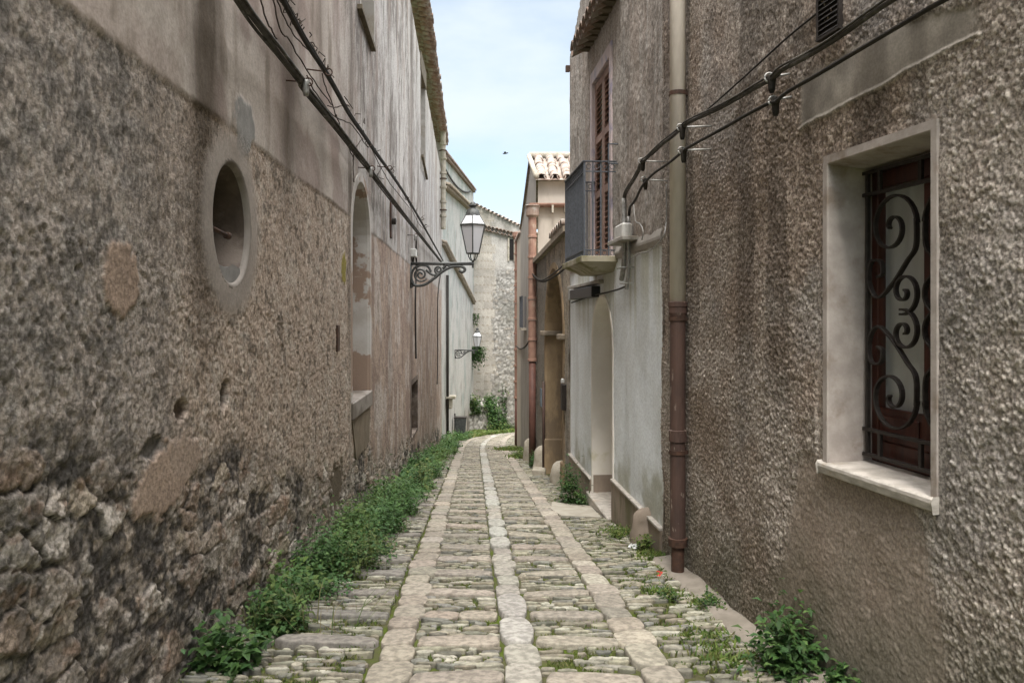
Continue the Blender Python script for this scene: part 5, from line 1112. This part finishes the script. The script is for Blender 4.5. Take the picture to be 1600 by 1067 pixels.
def undergrowth():
    rng = np.random.default_rng(77); P, Sz, Cl = [], [], []
    y = 4.35
    while y < 33:
        dens = 1.0
        w = .42 if y > 5.6 else .30
        if y > 12: w = .50
        hgt = (.33 if y > 5.6 else .22) * rng.uniform(.45, 1.35); lod = 1 if y < 9 else (1.5 if y < 16 else 2.4)
        for k in range(2):
            cx = float(lx(y)) + .10 + rng.uniform(.0, w) * (.6 + .4 * k); n = int(520 / lod ** 1.6 * (1 if y > 5.4 else .5) * rng.uniform(.25, 1.25)); c = np.array([cx, y + rng.uniform(-.12, .12), gz(y)]); p = bush_points(n, c, (.21, .26, hgt), rng, 7)
            p[:, 0] = np.maximum(p[:, 0], lx(p[:, 1]) + .03); P.append(p); Sz.append(rng.uniform(.55, 1.25, n) * rng.uniform(.026, .056) * lod ** .8); t = (GRN[rng.integers(len(GRN))] if rng.random() < .7 else LIM[rng.integers(4)] * .8) * rng.uniform(.9, 1.4); Cl.append((gcol(n, rng) * .5 + t * .5) * 1.2)
        y += .19 * lod ** .9
    C = np.concatenate(P); v, f, cc = leaves(C, np.concatenate(Sz), .2, np.concatenate(Cl), rng, .62)
    i = rng.integers(len(C), size=2500); b = C[i].copy(); b[:, 2] = gz(b[:, 1]) - .02; b[:, 0] += rng.uniform(-.05, .05, len(i)); s = stems(b, C[i], .0025, (.08, .09, .035))
    m = 700; yy = 4.2 + 26 * rng.random(m) ** 1.5; pp = np.stack([lx(yy) + .08 + rng.random(m) ** 1.4 * .62, yy, gz(yy) - .01], -1); bl = blades(pp, rng.uniform(.12, .32, m) * sst(.3, .6, fbm(yy * 1.7, yy * 0, 3, 95)), rng, np.array([[.12, .17, .05], [.20, .21, .09], [.26, .22, .12], [.09, .14, .04]]), .0006)
    v, f, cc = join([(v, f, cc), s, bl]); print('UNDERGROWTH', len(v))
    props(np_mesh('undergrowth', v, f, MT['leaf'], None, col=cc, smooth=False), 'dense green nettles and weeds growing all along the foot of the left wall', 'undergrowth', kind='stuff')
undergrowth()
def joint_grass():
    rng = np.random.default_rng(91); n = 150000; y = 2.6 + 16 * rng.random(n) ** 1.7; x = lx(y) + (rx(y) - lx(y)) * rng.random(n)
    k = fbm(x * 3.2, y * 3.2, 4, 700); side = (np.abs(x - (strip_x(y) + .635)) > .70); kl = x < strip_x(y)
    on = (k > np.where(kl, .44, np.where(side, .44, .45))) & (np.abs(x - strip_x(y) - .635) > .12) & (np.abs(np.abs(x - strip_x(y) - .635) - .635) > .11)
    x, y, k = x[on], y[on], k[on]; P = np.stack([x, y, gz(y) - .012], -1); h = rng.uniform(.010, .026, len(x)) * np.where(np.abs(x - strip_x(y) - .635) > .75, 1.15, .9)
    pal = np.array([[.11, .16, .035], [.15, .19, .05], [.08, .13, .03], [.19, .19, .07], [.10, .11, .03]])
    a = blades(P, h, rng, pal, .009)
    # tufts on the right, lighter green, and the grass at the far end
    T = []
    for (px, py, rad, m, hh_) in ((985, 835, .22, 500, .05), (1020, 870, .20, 450, .05), (965, 828, .22, 350, .04), (1030, 925, .16, 300, .04), (1100, 938, .20, 420, .04), (1070, 905, .16, 200, .035), (1045, 890, .16, 260, .035), (1120, 1000, .22, 350, .04), (1085, 1000, .16, 160, .03), (800, 703, .5, 700, .12), (815, 715, .35, 700, .10), (905, 900, .12, 120, .03), (1130, 945, .16, 260, .045), (1010, 905, .14, 160, .03), (1140, 1035, .2, 300, .04)):
        yy = 1520 / (py - 634); xx = (px - 800) / F * yy; q = rng.normal(0, .45, (m, 2)) * rad; p = np.stack([xx + q[:, 0], yy + q[:, 1] * 1.3, 0 * q[:, 0]], -1); p[:, 2] = gz(p[:, 1]) - .005; T.append(blades(p, rng.uniform(.4, 1.2, m) * hh_, rng, LIM, .008))
    m = 9000; yy = rng.uniform(29, 39.6, m); e = np.interp(yy, [29, 33, 36, 39.6], [.35, .9, 1.8, 3.2]); xx = lx(yy) + .2 + rng.random(m) * e; p = np.stack([xx, yy, gz(yy) - .01], -1); T.append(blades(p, rng.uniform(.06, .2, m), rng, LIM, .012))
    v, f, c = join([a] + T); print('GRASS', len(v))
    props(np_mesh('grass', v, f, MT['grass'], None, col=c, smooth=False), 'short bright grass and moss sprouting in the paving joints and far corner', 'grass', kind='stuff')
joint_grass()
def GP(px, py): y = 1520 / (py - 634); return ((px - 800) / F * y, y, gz(y))
plant('weed_clump', GP(1258, 1050), (.21, .24, .34), 1150, .052, 'big leafy green weed clump at the foot of the near right roughcast wall', 'weed', 1, k=13, stemn=40)
plant('weed_clump', (1.50, 3.32, gz(3.32)), (.14, .18, .12), 300, .05, 'low leafy weeds at the bottom edge under the barred window', 'weed', 2, k=6)
plant('weed_clump', (-1.40, 3.75, gz(3.75)), (.16, .22, .30), 330, .07, 'tall broad-leaved nettle nearest on the left by the rubble foot', 'weed', 3, k=8, stemn=26)
plant('weed_clump', (-1.36, 4.35, gz(4.35)), (.18, .20, .2), 420, .05, 'low nettle clump just behind the nearest tall one on the left', 'weed', 13, k=8, stemn=20)
plant('weed_clump', GP(893, 786), (.22, .40, .44), 1000, .055, 'rounded green weed clump against the whitewashed wall beyond the arched doorway', 'weed', 4, k=9, stemn=30)
plant('weed_clump', GP(970, 838), (.16, .22, .09), 500, .030, 'flat pale green weeds by the doorway threshold', 'weed', 5, LIM, 7)
plant('weed_clump', GP(1008, 862), (.10, .16, .14), 420, .032, 'small bright weed clump beside the mossy guard stone', 'weed', 6, LIM, 6)
plant('weed_clump', GP(1115, 950), (.12, .14, .10), 360, .030, 'small weed tuft on the paving by the pale mortar kerb', 'weed', 7, np.concatenate([GRN, LIM]), 6)
plant('weed_clump', GP(1043, 935), (.10, .10, .06), 220, .026, 'tiny clover-like weed patch below the drainpipe', 'weed', 14, np.concatenate([GRN, LIM]), 6)
plant('weed_clump', GP(812, 715), (.22, .5, .22), 420, .07, 'yellow green weeds around the grey far guard stone', 'weed', 8, LIM, 7)
plant('weed_clump', GP(836, 732), (.16, .4, .32), 420, .065, 'dark green weeds between the guard stones at the red drainpipe', 'weed', 9, GRN, 7)
z = 38.6; c = AT(745, 632, z); plant('shrub', (c.x, z - .8, c.z - .35), (.62, .6, .95), 2600, .12, 'bushy green shrub growing on top of the far stone bank', 'shrub', 10, np.concatenate([GRN, LIM]), 10)
c = AT(741, 552, 38.9); plant('hanging_plant', (c.x + .1, 38.9, c.z + .35), (.48, .36, 1.1), 2200, .10, 'dark bushy caper plant hanging from the corner stones behind the far lantern', 'plant', 11, GRN * .9, 8, hang=True, up=-.4)
c = AT(741, 500, 39.5); plant('hanging_plant', (c.x + .06, 39.4, c.z + .35), (.2, .2, .7), 300, .08, 'thin wispy plant hanging just under the far cornice', 'plant', 15, GRN, 6, hang=True, up=-.4)
def ivy(label, pts, n, size, seed):
    rng = np.random.default_rng(seed); c0 = pts[-1]; o = thing('ivy', c0, label, 'ivy'); P = np.array([list(p) for p in smooth(pts, 12)]); i = rng.integers(len(P), size=n); C = P[i] + rng.normal(0, 1, (n, 3)) * np.array([.16, .06, .14])
    v, f, c = leaves(C, rng.uniform(.6, 1.3, n) * size, -.3, gcol(n, rng), rng, .75); np_mesh('foliage', v, f, MT['leaf'], o, col=c, smooth=False); MB().tube(smooth(pts, 4), .015, 5).build('stem', MT['wood'], o)
ivy('ivy trailing down the right end of the far stone bank', [AT(765, 622, 38.2), AT(770, 640, 37.3), AT(773, 655, 37.0), AT(778, 672, 36.8)], 1700, .12, 21)
ivy('thin ivy strand climbing the rubble end house', [AT(781, 606, 40.6), AT(783, 625, 40.5), AT(784, 648, 40.5), AT(788, 668, 40.3)], 800, .12, 22)
c = AT(776, 672, 36.6); plant('weed_clump', (c.x, 36.5, gz(36.5)), (.5, .5, .5), 700, .10, 'weeds at the foot of the ivy where the lane ends', 'weed', 12, np.concatenate([GRN, LIM]), 7)
c = AT(799, 672, 39); plant('weed_clump', (c.x, 39, gz(39)), (.5, .3, .4), 400, .10, 'weeds at the foot of the rubble end house by the far drainpipe', 'weed', 16, np.concatenate([GRN, LIM]), 7)

# =================================================================== LITTER AND BIRD
c = V(GP(990, 857)); rr = random.Random(3); m = MB(); n = 9
m.loft([[c + V((math.cos(k * 2 * math.pi / n) * r * rr.uniform(.6, 1.3), math.sin(k * 2 * math.pi / n) * r * rr.uniform(.6, 1.2), h + rr.uniform(-.01, .012))) for k in range(n)] for r, h in ((.02, .006), (.05, .012), (.042, .028), (.015, .038))], True, True, True)
props(m.build('paper_scrap', MT['paper'], None, tuple(c)), 'crumpled white paper scrap on the paving by the mossy guard stone', 'litter')
c = V(GP(1030, 903)); m = MB()
for k in range(9): a = k * .9; p = c + V((.035 * math.cos(a) * (k % 3) / 2, .04 * math.sin(a), .02 + .006 * (k % 4))); m.add([p, p + V((.011, .004, .006)), p + V((.006, .012, .008)), p + V((-.004, .008, .006))], [(0, 1, 2, 3)])
props(m.build('red_petals', MT['red'], None, tuple(c)), 'few red petals fallen in the weeds below the drainpipe', 'petals')
c = AT(789.5, 240.5, 45); B_ = thing('bird', c, 'tiny dark bird flying in the sky above the lane', 'bird')
m = MB().lathe(c + V((-.16, 0, 0)), [(.005, 0), (.035, .06), (.05, .14), (.045, .22), (.03, .27), (.035, .30), (.012, .34)], 10, V((1, 0, .15)))
m.build('body', MT['birdm'], B_, smooth=True)
for s in (-1, 1): MB().add([c + V((-.06, s * .03, .02)), c + V((.05, s * .03, .02)), c + V((.03, s * .18, .10)), c + V((-.05, s * .30, .05)), c + V((-.09, s * .2, .07))], [(0, 1, 2, 3, 4)]).build('wing', MT['birdm'], B_)

# =================================================================== CAMERA, LIGHT, SKY
cam = bpy.data.cameras.new('camera'); co = bpy.data.objects.new('camera', cam); COL.objects.link(co); SC.camera = co
co.location = (0, 0, CH); co.rotation_euler = (math.radians(90), 0, 0); cam.sensor_width = 36; cam.lens = 27.0; cam.shift_y = -43.5 / 1600; cam.clip_start = .05; cam.clip_end = 2000
EL, AZ = math.radians(58), math.radians(2.5)     # high sun from behind, a little to the left
sun = bpy.data.lights.new('sun', 'SUN'); sun.energy = 1.5; sun.angle = math.radians(10); sun.color = (1, .95, .88); so = bpy.data.objects.new('sun', sun); COL.objects.link(so)
d = V((math.sin(AZ) * math.cos(EL), math.cos(AZ) * math.cos(EL), -math.sin(EL))); so.rotation_euler = d.to_track_quat('-Z', 'Y').to_euler(); so.location = (0, -10, 30)
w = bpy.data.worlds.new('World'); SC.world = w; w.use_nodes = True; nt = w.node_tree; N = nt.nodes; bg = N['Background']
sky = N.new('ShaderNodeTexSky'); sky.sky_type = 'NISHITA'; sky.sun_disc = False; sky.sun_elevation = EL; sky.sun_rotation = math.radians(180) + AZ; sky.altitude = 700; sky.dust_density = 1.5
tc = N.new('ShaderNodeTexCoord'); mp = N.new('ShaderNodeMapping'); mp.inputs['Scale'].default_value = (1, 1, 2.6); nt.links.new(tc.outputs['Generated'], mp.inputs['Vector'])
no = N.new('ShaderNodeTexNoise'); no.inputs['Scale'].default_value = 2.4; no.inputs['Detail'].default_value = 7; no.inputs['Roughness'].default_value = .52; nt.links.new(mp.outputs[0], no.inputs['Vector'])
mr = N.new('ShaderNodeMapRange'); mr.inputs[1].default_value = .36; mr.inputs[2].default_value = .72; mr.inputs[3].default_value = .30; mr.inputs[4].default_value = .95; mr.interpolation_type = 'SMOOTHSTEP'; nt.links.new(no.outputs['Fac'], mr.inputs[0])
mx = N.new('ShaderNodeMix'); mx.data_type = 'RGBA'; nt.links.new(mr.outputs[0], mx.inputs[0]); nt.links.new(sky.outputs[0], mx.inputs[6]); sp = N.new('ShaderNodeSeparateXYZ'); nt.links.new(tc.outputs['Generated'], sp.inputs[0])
# cloud boosted overhead, out of view, to raise ambient light; dimmer, bluer low down
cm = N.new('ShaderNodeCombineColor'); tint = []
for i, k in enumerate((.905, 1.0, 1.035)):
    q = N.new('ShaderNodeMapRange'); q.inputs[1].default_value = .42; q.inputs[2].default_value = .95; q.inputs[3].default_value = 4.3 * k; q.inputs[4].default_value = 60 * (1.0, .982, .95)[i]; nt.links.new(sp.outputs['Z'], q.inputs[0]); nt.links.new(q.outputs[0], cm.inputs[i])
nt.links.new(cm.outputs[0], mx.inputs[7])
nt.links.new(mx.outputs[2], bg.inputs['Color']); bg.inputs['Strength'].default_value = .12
SC.view_settings.view_transform = 'Standard'; SC.view_settings.look = 'None'; SC.view_settings.gamma = 1; SC.view_settings.exposure = 1.0; SC.view_settings.use_curve_mapping = False
